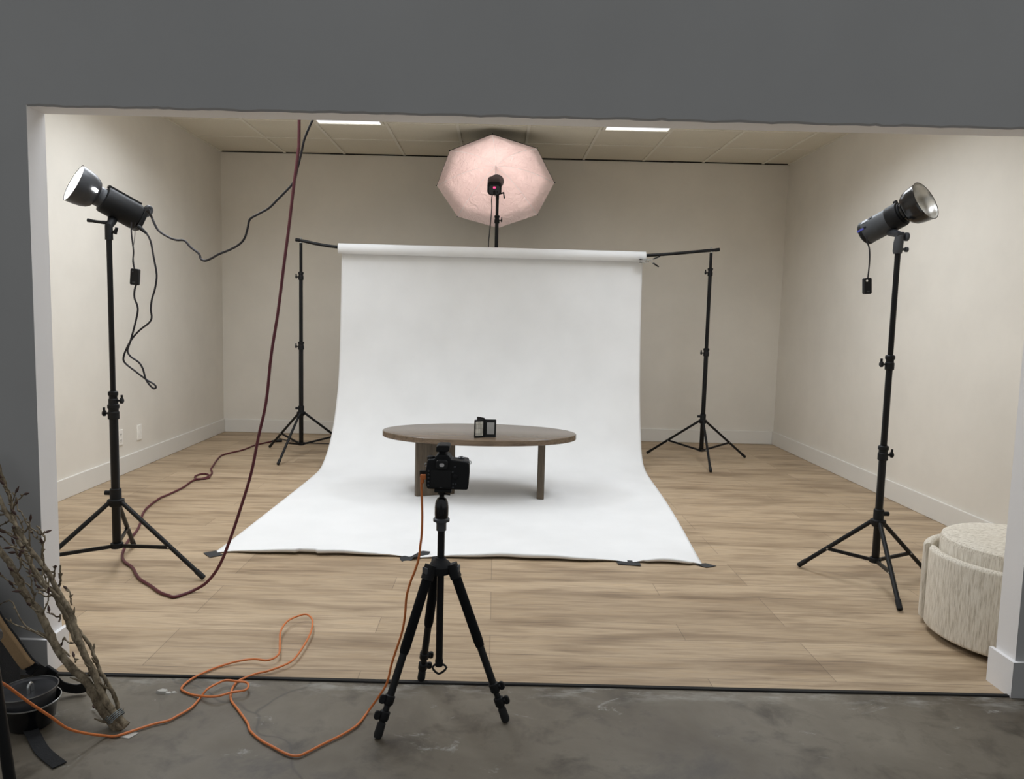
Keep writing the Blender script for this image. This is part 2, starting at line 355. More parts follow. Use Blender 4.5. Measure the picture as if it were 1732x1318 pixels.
# ---------------------------------------------------------------- measured paths of cords and branches (metres)
CORD = {
 'red': [(-0.883,3.320,2.836),(-0.883,3.320,2.076),(-0.888,3.317,1.938),(-0.902,3.312,1.823),(-0.924,3.306,1.630),(-0.946,3.298,1.450),(-0.971,3.290,1.242),(-0.998,3.280,1.058),(-1.019,3.270,0.848),(-1.051,3.259,0.690),(-1.080,3.247,0.531),(-1.125,3.235,0.372),(-1.166,3.222,0.240),(-1.210,3.208,0.122),(-1.263,3.194,0.045),(-1.324,3.179,0.008),(-1.368,3.110,0.008),(-1.407,3.125,0.008),(-1.457,3.157,0.008),(-1.539,3.238,0.008),(-1.616,3.308,0.008),(-1.668,3.376,0.008),(-1.727,3.462,0.008),(-1.799,3.535,0.008),(-1.846,3.603,0.008),(-1.884,3.684,0.008),(-1.947,3.859,0.008),(-1.993,4.053,0.008),(-2.054,4.228,0.008),(-2.121,4.391,0.008),(-2.166,4.554,0.008),(-2.194,4.779,0.008),(-2.183,4.878,0.008),(-2.172,5.086,0.008),(-2.190,5.270,0.008),(-2.179,5.359,0.008),(-2.128,5.375,0.008),(-2.121,5.447,0.008),(-2.177,5.534,0.008),(-2.220,5.530,0.008),(-2.231,5.445,0.008),(-2.175,5.350,0.008),(-2.139,5.414,0.008),(-2.139,5.517,0.008),(-2.172,5.621,0.008),(-2.216,5.716,0.008),(-2.253,5.862,0.008),(-2.306,6.078,0.008),(-2.338,6.258,0.008),(-2.318,6.371,0.008),(-2.251,6.552,0.008),(-2.221,6.801,0.008),(-2.136,7.009,0.008)],
 'black': [(-0.780,3.360,2.791),(-0.782,3.360,2.551),(-0.785,3.360,2.353),(-0.790,3.360,2.227),(-0.802,3.360,2.157),(-0.821,3.360,2.116),(-0.839,3.360,2.083),(-0.872,3.368,2.013),(-0.888,3.376,1.955),(-0.908,3.384,1.887),(-0.927,3.392,1.829),(-0.974,3.400,1.779),(-1.003,3.408,1.754),(-1.046,3.417,1.715),(-1.097,3.425,1.688),(-1.138,3.433,1.665),(-1.151,3.441,1.628),(-1.168,3.449,1.583),(-1.195,3.457,1.554),(-1.239,3.465,1.530),(-1.297,3.473,1.507),(-1.334,3.481,1.488),(-1.367,3.489,1.477),(-1.390,3.497,1.485),(-1.401,3.500,1.510),(-1.439,3.500,1.539),(-1.467,3.500,1.568),(-1.505,3.500,1.570),(-1.546,3.500,1.585),(-1.587,3.500,1.612),(-1.608,3.500,1.649),(-1.619,3.500,1.676),(-1.621,3.470,1.696)],
 'sync': [(-1.655,3.470,1.616),(-1.629,3.469,1.595),(-1.610,3.469,1.557),(-1.599,3.468,1.497),(-1.587,3.468,1.427),(-1.585,3.467,1.389),(-1.594,3.466,1.337),(-1.608,3.466,1.293),(-1.614,3.465,1.247),(-1.611,3.465,1.208),(-1.623,3.464,1.183),(-1.665,3.463,1.149),(-1.701,3.463,1.110),(-1.728,3.462,1.064),(-1.745,3.462,1.018),(-1.737,3.461,0.992),(-1.694,3.460,0.958),(-1.642,3.460,0.919),(-1.603,3.459,0.896),(-1.594,3.458,0.881),(-1.607,3.458,0.877),(-1.626,3.457,0.896),(-1.642,3.457,0.923),(-1.653,3.456,0.968),(-1.671,3.455,0.998),(-1.709,3.455,1.025),(-1.721,3.454,1.052),(-1.707,3.454,1.096),(-1.685,3.453,1.168),(-1.669,3.452,1.233),(-1.671,3.452,1.264),(-1.682,3.451,1.297),(-1.681,3.451,1.329),(-1.672,3.450,1.359)],
 'sync_up': [(-1.678,3.450,1.427),(-1.685,3.450,1.462),(-1.681,3.450,1.507),(-1.685,3.450,1.550),(-1.689,3.450,1.598),(-1.688,3.450,1.641)],
 'strand': [(-1.679,3.455,1.427),(-1.684,3.455,1.470),(-1.684,3.455,1.529),(-1.676,3.455,1.578),(-1.673,3.455,1.642)],
 'box': [(-1.676,3.450,1.393)],
 'rsync': [(1.683,3.450,1.654),(1.687,3.450,1.630),(1.698,3.450,1.601),(1.703,3.450,1.558),(1.703,3.450,1.507),(1.701,3.450,1.461)],
 'rbox': [(1.700,3.450,1.429)],
 'orange': [(-0.216,2.222,0.754),(-0.220,2.222,0.741),(-0.218,2.222,0.688),(-0.216,2.221,0.636),(-0.217,2.221,0.579),(-0.221,2.221,0.541),(-0.225,2.221,0.503),(-0.236,2.220,0.464),(-0.249,2.220,0.429),(-0.261,2.220,0.381),(-0.265,2.220,0.320),(-0.274,2.219,0.265),(-0.293,2.219,0.203),(-0.305,2.219,0.162),(-0.319,2.219,0.101),(-0.346,2.219,0.053),(-0.378,2.218,0.006),(-0.396,2.143,0.006),(-0.432,2.086,0.006),(-0.476,2.037,0.006),(-0.511,1.995,0.006),(-0.533,1.977,0.006),(-0.565,1.984,0.006),(-0.616,2.018,0.006),(-0.663,2.052,0.006),(-0.708,2.099,0.006),(-0.728,2.137,0.006),(-0.782,2.211,0.006),(-0.824,2.267,0.006),(-0.842,2.315,0.006),(-0.849,2.367,0.006),(-0.842,2.399,0.006),(-0.804,2.445,0.006),(-0.761,2.461,0.011),(-0.705,2.519,0.015),(-0.690,2.605,0.019),(-0.690,2.744,0.022),(-0.708,2.848,0.025),(-0.735,2.897,0.027),(-0.761,2.903,0.028),(-0.802,2.844,0.028),(-0.805,2.749,0.027),(-0.779,2.646,0.025),(-0.759,2.562,0.022),(-0.784,2.521,0.019),(-0.839,2.535,0.015),(-0.891,2.525,0.011),(-0.938,2.500,0.006),(-0.972,2.460,0.006),(-1.006,2.398,0.006),(-1.014,2.343,0.006),(-1.000,2.319,0.006),(-0.953,2.294,0.006),(-0.875,2.262,0.020),(-0.830,2.292,0.020),(-0.794,2.306,0.020),(-0.791,2.333,0.020),(-0.807,2.358,0.020),(-0.840,2.363,0.020),(-0.878,2.368,0.020),(-0.900,2.343,0.020),(-0.917,2.305,0.020),(-0.928,2.281,0.006),(-0.932,2.218,0.006),(-0.955,2.167,0.006),(-0.971,2.140,0.006),(-1.005,2.120,0.006),(-1.055,2.077,0.006),(-1.084,2.053,0.006),(-1.112,2.053,0.006),(-1.137,1.998,0.045),(-1.159,1.943,0.092),(-1.170,1.888,0.156),(-1.191,1.833,0.226),(-1.203,1.778,0.294),(-1.188,1.723,0.338),(-1.204,1.668,0.403)],
 'brA': [(-1.095,2.100,-0.014),(-1.153,2.118,0.042),(-1.204,2.136,0.114),(-1.257,2.155,0.150),(-1.319,2.173,0.209),(-1.359,2.191,0.264),(-1.394,2.209,0.313),(-1.436,2.227,0.343),(-1.477,2.245,0.394),(-1.518,2.264,0.448),(-1.556,2.282,0.473),(-1.622,2.300,0.549)],
 'brB': [(-1.071,2.090,0.015),(-1.140,2.110,0.077),(-1.185,2.130,0.156),(-1.230,2.150,0.222),(-1.259,2.170,0.275),(-1.290,2.190,0.329),(-1.327,2.210,0.362),(-1.372,2.230,0.426),(-1.414,2.250,0.459),(-1.462,2.270,0.502),(-1.508,2.290,0.556),(-1.548,2.310,0.586),(-1.582,2.330,0.627),(-1.649,2.350,0.729)],
 'brC': [(-1.092,2.110,-0.011),(-1.143,2.129,0.060),(-1.187,2.147,0.123),(-1.227,2.166,0.186),(-1.262,2.185,0.220),(-1.291,2.203,0.254),(-1.331,2.222,0.319),(-1.367,2.241,0.362),(-1.409,2.259,0.377),(-1.448,2.278,0.412),(-1.484,2.297,0.461),(-1.522,2.315,0.506),(-1.542,2.334,0.566),(-1.565,2.353,0.622),(-1.598,2.371,0.688),(-1.629,2.390,0.760)],
 'brD': [(-1.107,2.120,-0.020),(-1.117,2.130,0.045),(-1.134,2.140,0.091),(-1.175,2.150,0.147),(-1.194,2.160,0.179),(-1.219,2.170,0.228),(-1.253,2.180,0.260),(-1.288,2.190,0.311),(-1.328,2.200,0.362),(-1.369,2.210,0.395),(-1.407,2.220,0.443)],
 'twigs': [[(-1.240,2.186,0.087),(-1.300,2.210,0.150),(-1.375,2.233,0.210),(-1.437,2.256,0.225),(-1.489,2.280,0.239),(-1.536,2.303,0.297),(-1.570,2.327,0.293),(-1.610,2.350,0.271)],
   [(-1.311,2.223,0.163),(-1.368,2.248,0.188),(-1.448,2.274,0.214),(-1.521,2.299,0.224),(-1.579,2.325,0.234),(-1.612,2.350,0.231)],
   [(-1.348,2.244,0.421),(-1.350,2.248,0.391),(-1.359,2.252,0.372)],
   [(-1.341,2.241,0.448),(-1.345,2.244,0.411),(-1.346,2.248,0.391),(-1.356,2.251,0.368)],
   [(-1.298,2.219,0.329),(-1.305,2.225,0.353),(-1.309,2.231,0.367),(-1.322,2.237,0.374)],
   [(-1.354,2.244,0.264),(-1.355,2.250,0.275),(-1.373,2.255,0.278),(-1.391,2.261,0.283),(-1.398,2.267,0.286)],
   [(-1.413,2.275,0.435),(-1.420,2.280,0.483),(-1.414,2.284,0.520),(-1.424,2.289,0.532),(-1.434,2.294,0.526),(-1.448,2.298,0.534),(-1.470,2.303,0.546),(-1.487,2.308,0.561),(-1.504,2.313,0.594),(-1.516,2.317,0.597),(-1.524,2.322,0.618)],
   [(-1.421,2.279,0.433),(-1.423,2.282,0.473),(-1.421,2.285,0.504),(-1.435,2.288,0.514),(-1.452,2.292,0.521),(-1.459,2.295,0.531)],
   [(-1.433,2.275,0.561),(-1.425,2.275,0.555),(-1.415,2.274,0.536),(-1.407,2.274,0.541)],
   [(-1.481,2.310,0.549),(-1.496,2.315,0.528),(-1.518,2.319,0.532),(-1.532,2.324,0.538)],
   [(-1.455,2.295,0.404),(-1.488,2.303,0.412),(-1.509,2.311,0.432),(-1.524,2.318,0.458),(-1.540,2.326,0.485)],
   [(-1.538,2.333,0.345),(-1.564,2.338,0.352),(-1.587,2.344,0.363),(-1.606,2.350,0.371)],
   [(-1.463,2.297,0.325),(-1.476,2.302,0.348),(-1.492,2.307,0.359),(-1.508,2.312,0.363)],
   [(-1.364,2.251,0.351),(-1.399,2.261,0.337),(-1.419,2.271,0.340),(-1.438,2.280,0.355),(-1.453,2.290,0.373)],
   [(-1.232,2.180,0.185),(-1.230,2.188,0.153),(-1.239,2.196,0.120),(-1.251,2.204,0.097)],
   [(-1.266,2.201,0.222),(-1.300,2.212,0.210),(-1.321,2.223,0.214),(-1.336,2.234,0.215),(-1.347,2.245,0.194)],
   [(-1.557,2.345,0.561),(-1.578,2.348,0.546),(-1.599,2.350,0.537)],
   [(-1.505,2.320,0.497),(-1.539,2.330,0.509),(-1.570,2.340,0.519),(-1.600,2.350,0.525)],
   [(-1.539,2.335,0.453),(-1.552,2.339,0.471),(-1.577,2.343,0.488),(-1.593,2.347,0.501)],
   [(-1.403,2.270,0.372),(-1.412,2.274,0.399),(-1.419,2.277,0.417)],
   [(-1.172,2.151,0.022),(-1.195,2.171,0.015),(-1.220,2.190,0.013)],
   [(-1.286,2.210,0.150),(-1.292,2.218,0.154),(-1.300,2.225,0.158)]],
}
# ---------------------------------------------------------------- the setting
XL, XR, YB, H = -2.80, 2.875, 7.58, 2.832
YF, YG, ZO, JL, JR = 2.425, 2.522, 1.881, -1.512, 1.787

bm = nb(); add_box(bm, ((XL + XR) / 2, (YF + YB) / 2, -.05), (XR - XL, YB - YF, .1)); struct('floor', bm, M['floor'])
bm = nb(); add_box(bm, (0, (YF - 3) / 2, -.05), (12, YF + 3, .1)); o = struct('floor_front', bm, M['concrete'])
bm = nb(); add_box(bm, (XL - .06, (YG + YB + .12) / 2, H / 2 + .1), (.12, YB + .12 - YG, H + .2)); struct('wall_left', bm, M['wall'])
bm = nb(); add_box(bm, (XR + .06, (YG + YB + .12) / 2, H / 2 + .1), (.12, YB + .12 - YG, H + .2)); struct('wall_right', bm, M['wall'])
bm = nb(); add_box(bm, ((XL + XR) / 2, YB + .06, H / 2 + .1), (XR - XL, .12, H + .2)); struct('wall_back', bm, M['wall'])
bm = nb(); add_box(bm, ((XL + XR) / 2, (YG + YB) / 2, H + .1), (XR - XL, YB - YG, .2)); struct('ceiling', bm, M['ceiling'])

# front wall: two piers and a lintel with a worn, uneven lower edge
bm = nb()
def pier(x0, x1):
    add_box(bm, ((x0 + x1) / 2, (YF + YG) / 2, 1.9), (x1 - x0, YG - YF, 3.8))
pier(-6, JL); pier(JR, 6)
rows = []
N = 160
for i in range(N + 1):
    x = JL + (JR - JL) * i / N
    j = .0015 * math.sin(i * .7) + random.uniform(-.0015, .0015) + (.004 if i in (51, 52, 98, 131) else 0)
    e = j if 0 < i < N else 0
    rows.append([Vector((x, YF, 3.8)), Vector((x, YF, ZO + .006 + e)), Vector((x, YF + .005, ZO + e * .6)), Vector((x, YG - .004, ZO)), Vector((x, YG, ZO + .005)), Vector((x, YG, 3.8))])
add_rings(bm, rows)
for f in bm.faces: f.normal_update()
bmesh.ops.recalc_face_normals(bm, faces=bm.faces[:])
for f in bm.faces:
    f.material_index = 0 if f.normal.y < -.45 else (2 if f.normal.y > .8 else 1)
struct('wall_front', bm, None, [M['front'], M['reveal'], M['wall']])

BH = .135
for nm, c, s in (('baseboard_left', (XL + .008, (YG + YB) / 2, BH / 2), (.016, YB - YG, BH)),
                 ('baseboard_right', (XR - .008, (YG + YB) / 2, BH / 2), (.016, YB - YG, BH)),
                 ('baseboard_back', ((XL + XR) / 2, YB - .008, BH / 2), (XR - XL - .032, .016, BH))):
    bm = nb(); add_box(bm, c, s); struct(nm, bm, M['base'], bevel=.004)
# baseboards that wrap the two jambs of the opening
for nm, sx, xj, xe in (('baseboard_front_left', 1, JL, -6), ('baseboard_front_right', -1, JR, 6)):
    bm = nb(); t = .015; h = .125
    poly = [(xj + sx * t, YF - t), (xj + sx * t, YG + t), (xj, YG + t), (xj, YF), (xe, YF), (xe, YF - t)]
    add_rings(bm, [[Vector((a, b, z)) for a, b in poly] for z in (0, h)])
    bmesh.ops.recalc_face_normals(bm, faces=bm.faces[:])
    for f in bm.faces: f.material_index = 1 if f.normal.y < -.8 else 0
    struct(nm, bm, None, [M['reveal'], M['front']])
bm = nb()
add_rings(bm, [[Vector((x, YF - .012 + .002 * math.sin(x * 5), 0)), Vector((x, YF - .012 + .002 * math.sin(x * 5), .006)), Vector((x, YF + .003, .006)), Vector((x, YF + .003, 0))] for x in [JL + .016 + (JR - JL - .032) * i / 40 for i in range(41)]])
struct('trim_1', bm, M['dark'])

# ceiling bars: light bars running away from the camera, thin joints across, dark strip painting the shaded gap at the back wall
PX = .596
xs = [-.966 + PX * q for q in range(-3, 7)]
xs = [x for x in xs if XL + .05 < x < XR - .05]
bm = nb()
for x in xs: add_box(bm, (x, (YG + YB) / 2, H - .004), (.024, YB - YG, .008))
struct('trim_2', bm, M['tbar'])
ys = [6.95 - .61 * q for q in range(0, 8) if 6.95 - .61 * q > YG + .1]
bm = nb()
for y in ys: add_box(bm, ((XL + XR) / 2, y, H - .002), (XR - XL, .02, .005))
struct('trim_3', bm, M['tbar'])
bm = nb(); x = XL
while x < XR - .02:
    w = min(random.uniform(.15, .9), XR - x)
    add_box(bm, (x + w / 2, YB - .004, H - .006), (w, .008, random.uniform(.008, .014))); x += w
struct('gap_shade_strip', bm, M['dark'])
bm = nb()
for sx, xw in ((1, XL), (-1, XR)): add_box(bm, (xw + sx * .008, (YG + YB) / 2, H - .005), (.016, YB - YG, .009))
struct('trim_5', bm, M['tbar'])

# ceiling lights: two-by-four troffers, back pair visible, near pair unseen, middle pair added to brighten the walls
def troffer(cx, cy, label, watts):
    t = thing('ceiling_light', label, 'ceiling light', (cx, cy, H), 'recessed ceiling lights')
    bm = nb(); w, l = PX - .03, 1.19
    for dx in (-1, 1): add_box(bm, (cx + dx * (w / 2 - .012), cy, H - .009), (.024, l, .018))
    for dy in (-1, 1): add_box(bm, (cx, cy + dy * (l / 2 - .012), H - .009), (w - .048, .024, .018))
    obj('frame', bm, M['tbar'], t)
    bm = nb(); add_box(bm, (cx, cy, H - .006), (w - .05, l - .05, .01)); obj('diffuser', bm, M['lightface'], t)
    lamp('ceiling_lamp', 'AREA', (cx, cy, H - .02), watts, (.868, .925, 1.0), shape='RECTANGLE', size=w - .06, size_y=l - .06, spread=SPREAD)
LX = -.966 - PX / 2; RX = -.966 + PX * 3.5
troffer(LX, 5.78, 'lit ceiling light at the left, left of the octagonal umbrella', W_BACK)
troffer(RX, 5.78, 'lit ceiling light at the right, right of the octagonal umbrella', W_BACK)
troffer(LX - PX, 4.8, 'unseen middle ceiling light added behind the lintel, nearer the left wall', W_MID)
troffer(RX + PX, 4.8, 'unseen middle ceiling light added behind the lintel, nearer the right wall', W_MID)
troffer(LX, 3.25, 'near ceiling light behind the lintel on the left side', W_FRONT_L)
troffer(RX, 3.25, 'near ceiling light behind the lintel on the right side', W_FRONT_R)

# wall plates on the left wall
def plate(y, z, name, label, cat):
    t = thing(name, label, cat, (XL, y, z))
    bm = nb(); add_box(bm, (XL + .004, y, z), (.008, .072, .118)); p = obj('cover_plate', bm, M['plate'], t, bevel=.002)
    return t, p
t, p = plate(5.47, .284, 'power_outlet', 'white double power outlet low on the left wall beside the light stand', 'outlet')
for dz in (-.022, .022):
    bm = nb(); add_prism(bm, rrect(.034, .03, .008), (XL + .0078, 5.47, .284 + dz), (0, 1, 0), (0, 0, 1), (1, 0, 0), .002); s_ = obj('socket', bm, M['plate'], t)
    bm = nb()
    for dy in (-.007, .007): add_box(bm, (XL + .0101, 5.47 + dy, .286 + dz), (.001, .003, .010))
    add_box(bm, (XL + .0101, 5.47, .276 + dz), (.001, .005, .005))
    obj('slot', bm, M['blackmatte'], s_)
t, p = plate(5.766, .279, 'wall_plate', 'blank white wall plate on the left wall, farther from the light stand', 'wall plate')
bm = nb(); add_box(bm, (XL + .0085, 5.766, .279), (.002, .034, .068)); obj('insert', bm, M['plate'], t)

# ---------------------------------------------------------------- stands
def stand(name, label, c, feet, hub, colbot, joints, top, r=(.017, .014, .011), frac=.58, knob=-1, rleg=.0105, group=None, spigot=True):
    cx, cy = c; t = thing(name, label, 'stand', (cx, cy, 0), group)
    zs = [colbot] + joints + [top]
    for i in range(len(zs) - 1):
        bm = nb(); rr = r[min(i, len(r) - 1)]
        add_lathe(bm, [(rr * .9, 0), (rr, .003), (rr, zs[i + 1] - zs[i] + (0 if i == len(zs) - 2 else .01))], (cx, cy, zs[i]), (0, 0, 1), 18)
        obj('pole', bm, M['black'], t)
    for i, z in enumerate(joints):
        bm = nb(); rr = r[min(i, len(r) - 1)]
        add_lathe(bm, [(rr + .002, -.045), (rr + .006, -.042), (rr + .006, -.012), (rr + .003, -.008), (rr + .003, .004), (rr + .007, .008), (rr + .007, .022), (rr + .001, .026)], (cx, cy, z), (0, 0, 1), 20)
        cl = obj('collar', bm, M['blackmatte'], t)
        k = knob if i % 2 == 0 or name != 'light_stand' else -knob
        bm = nb(); add_cyl(bm, (cx + k * rr, cy, z - .018), (cx + k * (rr + .02), cy, z - .018), .005, seg=12)
        add_lathe(bm, [(.008, 0), (.014, .002), (.014, .010), (.010, .013)], (cx + k * (rr + .018), cy, z - .018), (k, 0, 0), 14)
        add_box(bm, (cx + k * (rr + .025), cy, z - .006), (.009, .006, .03))
        obj('knob', bm, M['blackmatte'], cl)
    # hub collar
    bm = nb(); add_lathe(bm, [(r[0] + .002, -.03), (r[0] + .008, -.028), (r[0] + .018, -.012), (r[0] + .018, .004), (r[0] + .006, .008), (r[0] + .006, .055), (r[0] + .001, .058)], (cx, cy, hub), (0, 0, 1), 24)
    hb = obj('hub', bm, M['blackmatte'], t)
    bm = nb(); add_cyl(bm, (cx + knob * r[0], cy, hub + .035), (cx + knob * (r[0] + .03), cy, hub + .035), .011, seg=14); obj('knob', bm, M['blackmatte'], hb)
    bm = nb(); add_lathe(bm, [(r[0] + .001, -.012), (r[0] + .009, -.010), (r[0] + .009, .012), (r[0] + .001, .014)], (cx, cy, colbot + .01), (0, 0, 1), 20)
    obj('brace_ring', bm, M['blackmatte'], t)
    for fx, fy in feet:
        d = Vector((fx - cx, fy - cy, 0)).normalized()
        a = Vector((cx, cy, hub - .008)) + d * (r[0] + .012); b = Vector((fx, fy, .011))
        bm = nb(); add_tube(bm, [a, b], rleg, 14); lg = obj('leg', bm, M['black'], t)
        e = (b - a).normalized()
        bm = nb(); add_lathe(bm, [(rleg + .0005, -.05), (rleg + .002, -.048), (rleg + .002, -.003), (rleg * .6, .0)], b, e, 14); obj('foot_cap', bm, M['rubber'], lg)
        m = a.lerp(b, frac); s0 = Vector((cx, cy, colbot + .01)) + d * (r[0] + .006)
        bm = nb(); add_ribbon(bm, [s0, m - Vector((0, 0, .006))], d.cross(Vector((0, 0, 1))), .010, .016); obj('brace', bm, M['black'], t)
        bm = nb()
        n_ = d.cross(Vector((0, 0, 1)))
        add_cyl(bm, m - n_ * (rleg + .004) - Vector((0, 0, .004)), m + n_ * (rleg + .004) - Vector((0, 0, .004)), .004, seg=10)
        obj('rivet', bm, M['steel'], lg)
    if spigot:
        bm = nb(); add_lathe(bm, [(.008, 0), (.008, .02), (.006, .024), (.006, .03), (.008, .034), (.008, .05)], (cx, cy, top - .002), (0, 0, 1), 14); obj('spigot', bm, M['steel'], t)
    return t

stand('light_stand', 'tall black light stand at the left holding the lit strobe', (-1.766, 3.40), [(-1.332, 3.334), (-1.88, 3.79), (-2.083, 3.076)], .352, .125, [.78, .84], 1.585, r=(.019, .015, .012), knob=-1, spigot=False, group='studio light stands')
stand('light_stand', 'tall black light stand at the right beside the beige ottoman', (1.852, 3.49), [(1.577, 3.713), (1.793, 3.144), (2.2, 3.64)], .315, .11, [.655, 1.086], 1.585, r=(.017, .0145, .0125), knob=1, spigot=False, group='studio light stands')
stand('backdrop_stand', 'black stand holding the left end of the backdrop crossbar', (-1.692, 6.41), [(-1.757, 5.936), (-2.062, 6.711), (-1.25, 6.59)], .378, .09, [.969, 1.566], 1.835, r=(.019, .016, .013), knob=-1, group='backdrop stands')
stand('backdrop_stand', 'black stand holding the right end of the backdrop crossbar', (1.853, 6.56), [(1.429, 6.857), (2.317, 6.762), (1.797, 6.055)], .37, .09, [.987, 1.69], 1.845, r=(.019, .016, .013), knob=-1, group='backdrop stands')
UX, UY = -.025, 6.72
stand('umbrella_stand', 'black pole rising behind the paper roll under the umbrella strobe', (UX, UY), [(-.45, 6.83), (.30, 7.08), (.08, 6.62)], .36, .1, [1.2, 2.12], 2.30, r=(.019, .0165, .0135), knob=1, spigot=False)

# crossbar sagging under the paper roll
t = thing('crossbar', 'black sagging crossbar through the white paper roll', 'crossbar', (.08, 6.48, 1.8))
BAR = smooth([(-1.73, 6.408, 1.861), (-1.692, 6.41, 1.856), (-1.36, 6.425, 1.808), (-.7, 6.45, 1.797), (-.05, 6.48, 1.795), (.65, 6.51, 1.797), (1.27, 6.535, 1.808), (1.853, 6.56, 1.868), (1.895, 6.562, 1.872)], 8)
bm = nb(); add_tube(bm, BAR, .0135, 14); obj('tube', bm, M['black'], t)
for p, e in ((BAR[0], BAR[0] - BAR[1]), (BAR[-1], BAR[-1] - BAR[-2])):
    bm = nb(); add_lathe(bm, [(.0150, -.03), (.0150, .004), (.012, .008)], p, e, 14); obj('end_cap', bm, M['blackmatte'], t)
for p in ((-1.692, 6.41, 1.87), (1.853, 6.56, 1.883)):
    bm = nb(); add_lathe(bm, [(.006, -.004), (.009, 0), (.009, .008), (.003, .011)], p, (0, 0, 1), 10); obj('wing_nut', bm, M['steel'], t)

# ---------------------------------------------------------------- seamless paper
t = thing('paper_backdrop', 'white seamless paper sweep hanging from the crossbar onto the floor', 'backdrop', (-.05, 5.2, 0))
RL, RR = Vector((-1.375, 6.425, 1.798)), Vector((1.275, 6.535, 1.797)); ROLL = .044
bm = nb(); L_ = (RR - RL).length
add_lathe(bm, [(.02, 0), (ROLL - .002, 0), (ROLL, .002), (ROLL, L_ - .002), (ROLL - .002, L_), (.02, L_)], RL, RR - RL, 40, False, False)
obj('roll', bm, M['paper'], t, sharp=50)
bm = nb()
add_lathe(bm, [(.014, 0), (.02, 0), (.02, L_), (.014, L_)], RL, RR - RL, 24, False, False); obj('core', bm, plain('cardboard_core', (170, 140, 105), .8), t)
Lp = [(-1.355, 6.470, 1.80), (-1.357, 6.472, 1.70), (-1.36, 6.47, 1.35), (-1.365, 6.455, 1.0), (-1.37, 6.42, .70), (-1.375, 6.345, .45), (-1.378, 6.235, .27), (-1.38, 6.09, .135), (-1.382, 5.93, .05), (-1.383, 5.78, .010), (-1.385, 5.55, .002), (-1.39, 5.2, .002), (-1.40, 4.8, .002), (-1.41, 4.4, .002), (-1.42, 4.05, .002), (-1.428, 3.86, .002), (-1.432, 3.78, .002), (-1.434, 3.735, .002), (-1.436, 3.708, .002)]
Rp = [(1.262, 6.582, 1.80), (1.262, 6.582, 1.70), (1.264, 6.57, 1.35), (1.264, 6.545, 1.0), (1.264, 6.495, .70), (1.264, 6.425, .45), (1.264, 6.355, .27), (1.262, 6.28, .13), (1.258, 6.17, .045), (1.25, 6.0, .008), (1.235, 5.75, .002), (1.215, 5.35, .002), (1.187, 4.9, .002), (1.152, 4.45, .002), (1.115, 4.05, .002), (1.098, 3.86, .002), (1.092, 3.78, .002), (1.088, 3.735, .002), (1.086, 3.708, .002)]
Ls, Rs = smooth(Lp, 4), smooth(Rp, 4)
NU = 150
def lift(u):
    """height of the curling front edge between the taped spots (u across the sheet)"""
    tapes = [0, .405, .855, 1.0]
    for a, b in zip(tapes, tapes[1:]):
        if a <= u <= b:
            q = (u - a) / (b - a); h = .034 * math.sin(PI * q) ** .8
            return h * (1 if b - a > .2 else .9)
    return 0
grid = []
random.seed(11)
wave = [random.uniform(-1, 1) for _ in range(12)]
for k, (a, b) in enumerate(zip(Ls, Rs)):
    row = []
    for i in range(NU + 1):
        u = i / NU; p = a.lerp(b, u)
        fy = max(0, min(1, (4.15 - p.y) / .45))           # near the front edge
        up_ = max(0, min(1, (p.z - .12) / .5)) * max(0, min(1, (1.72 - p.z) / .3))
        p.y += up_ * .006 * (math.sin(u * 9 + p.z * 3 + wave[0]) + math.sin(u * 23 - p.z * 7 + wave[1]) * .5)
        hl = lift(u); ff = fy * fy * (3 - 2 * fy)
        p.z += hl * ff
        d = 3.735 - p.y
        if k >= len(Ls) - 7:                                # the last strip is torn and curls straight down
            q = (k - (len(Ls) - 7)) / 6
            torn = .010 * math.sin(u * 40) * math.sin(u * 17 + 1) + (.018 if .17 < u < .21 else 0) - (.012 if .88 < u < .975 else 0) + (.016 if .60 < u < .605 else 0)
            p.y += min(q / .5, 1) * torn
            if q > .5:
                v = (q - .5) / .5; edge = Ls[-3].lerp(Rs[-3], u)
                p.y = edge.y + torn + .006 * v; p.z = .002 + hl - v * min(.022, hl * .62)
        row.append(p)
    grid.append(row)
bm = nb(); add_rings(bm, grid, False, False, closed=False)
sh = obj('sheet', bm, M['paper'], t, sharp=80)
so = sh.modifiers.new('thick', 'SOLIDIFY'); so.thickness = .0009; so.offset = 1

# gaffer tape
def tape(pts, label, zf=None):
    bm = nb(); n = len(pts)
    add_rings(bm, [[Vector(p) for p in pts], [Vector(p) + Vector((0, 0, .0012)) for p in pts]])
    c = sum((Vector(p) for p in pts), Vector()) / n
    tag(obj('gaffer_tape', bm, M['tape'], loc=(c.x, c.y, 0)), label, 'tape', 'tape pieces along the paper edge')
tape([(-1.485, 3.712, .0035), (-1.425, 3.645, .0035), (-1.375, 3.69, .0035), (-1.436, 3.752, .0035)], 'black tape square at the left front corner of the white paper')
tape([(.642, 3.755, .0042), (.645, 3.685, .0042), (.76, 3.668, .0042), (.762, 3.742, .0042)], 'black tape rectangle on the front paper edge, second from the right')
tape([(1.048, 3.707, .0037), (1.092, 3.668, .0037), (1.15, 3.694, .0037), (1.105, 3.735, .0037)], 'black tape square at the right front corner of the white paper')
bm = nb()
add_ribbon(bm, smooth([(-.462, 3.672, .004), (-.43, 3.69, .006), (-.40, 3.712, .014), (-.37, 3.73, .010), (-.335, 3.765, .022)], 5), [Vector((-.4, 1, .2 + .5 * math.sin(i * .5))) for i in range(21)], .045, .0014)
tag(obj('gaffer_tape', bm, M['tape'], loc=(-.4, 3.71, 0)), 'twisted black tape strip under the paper edge behind the tripod', 'tape', 'tape pieces along the paper edge')

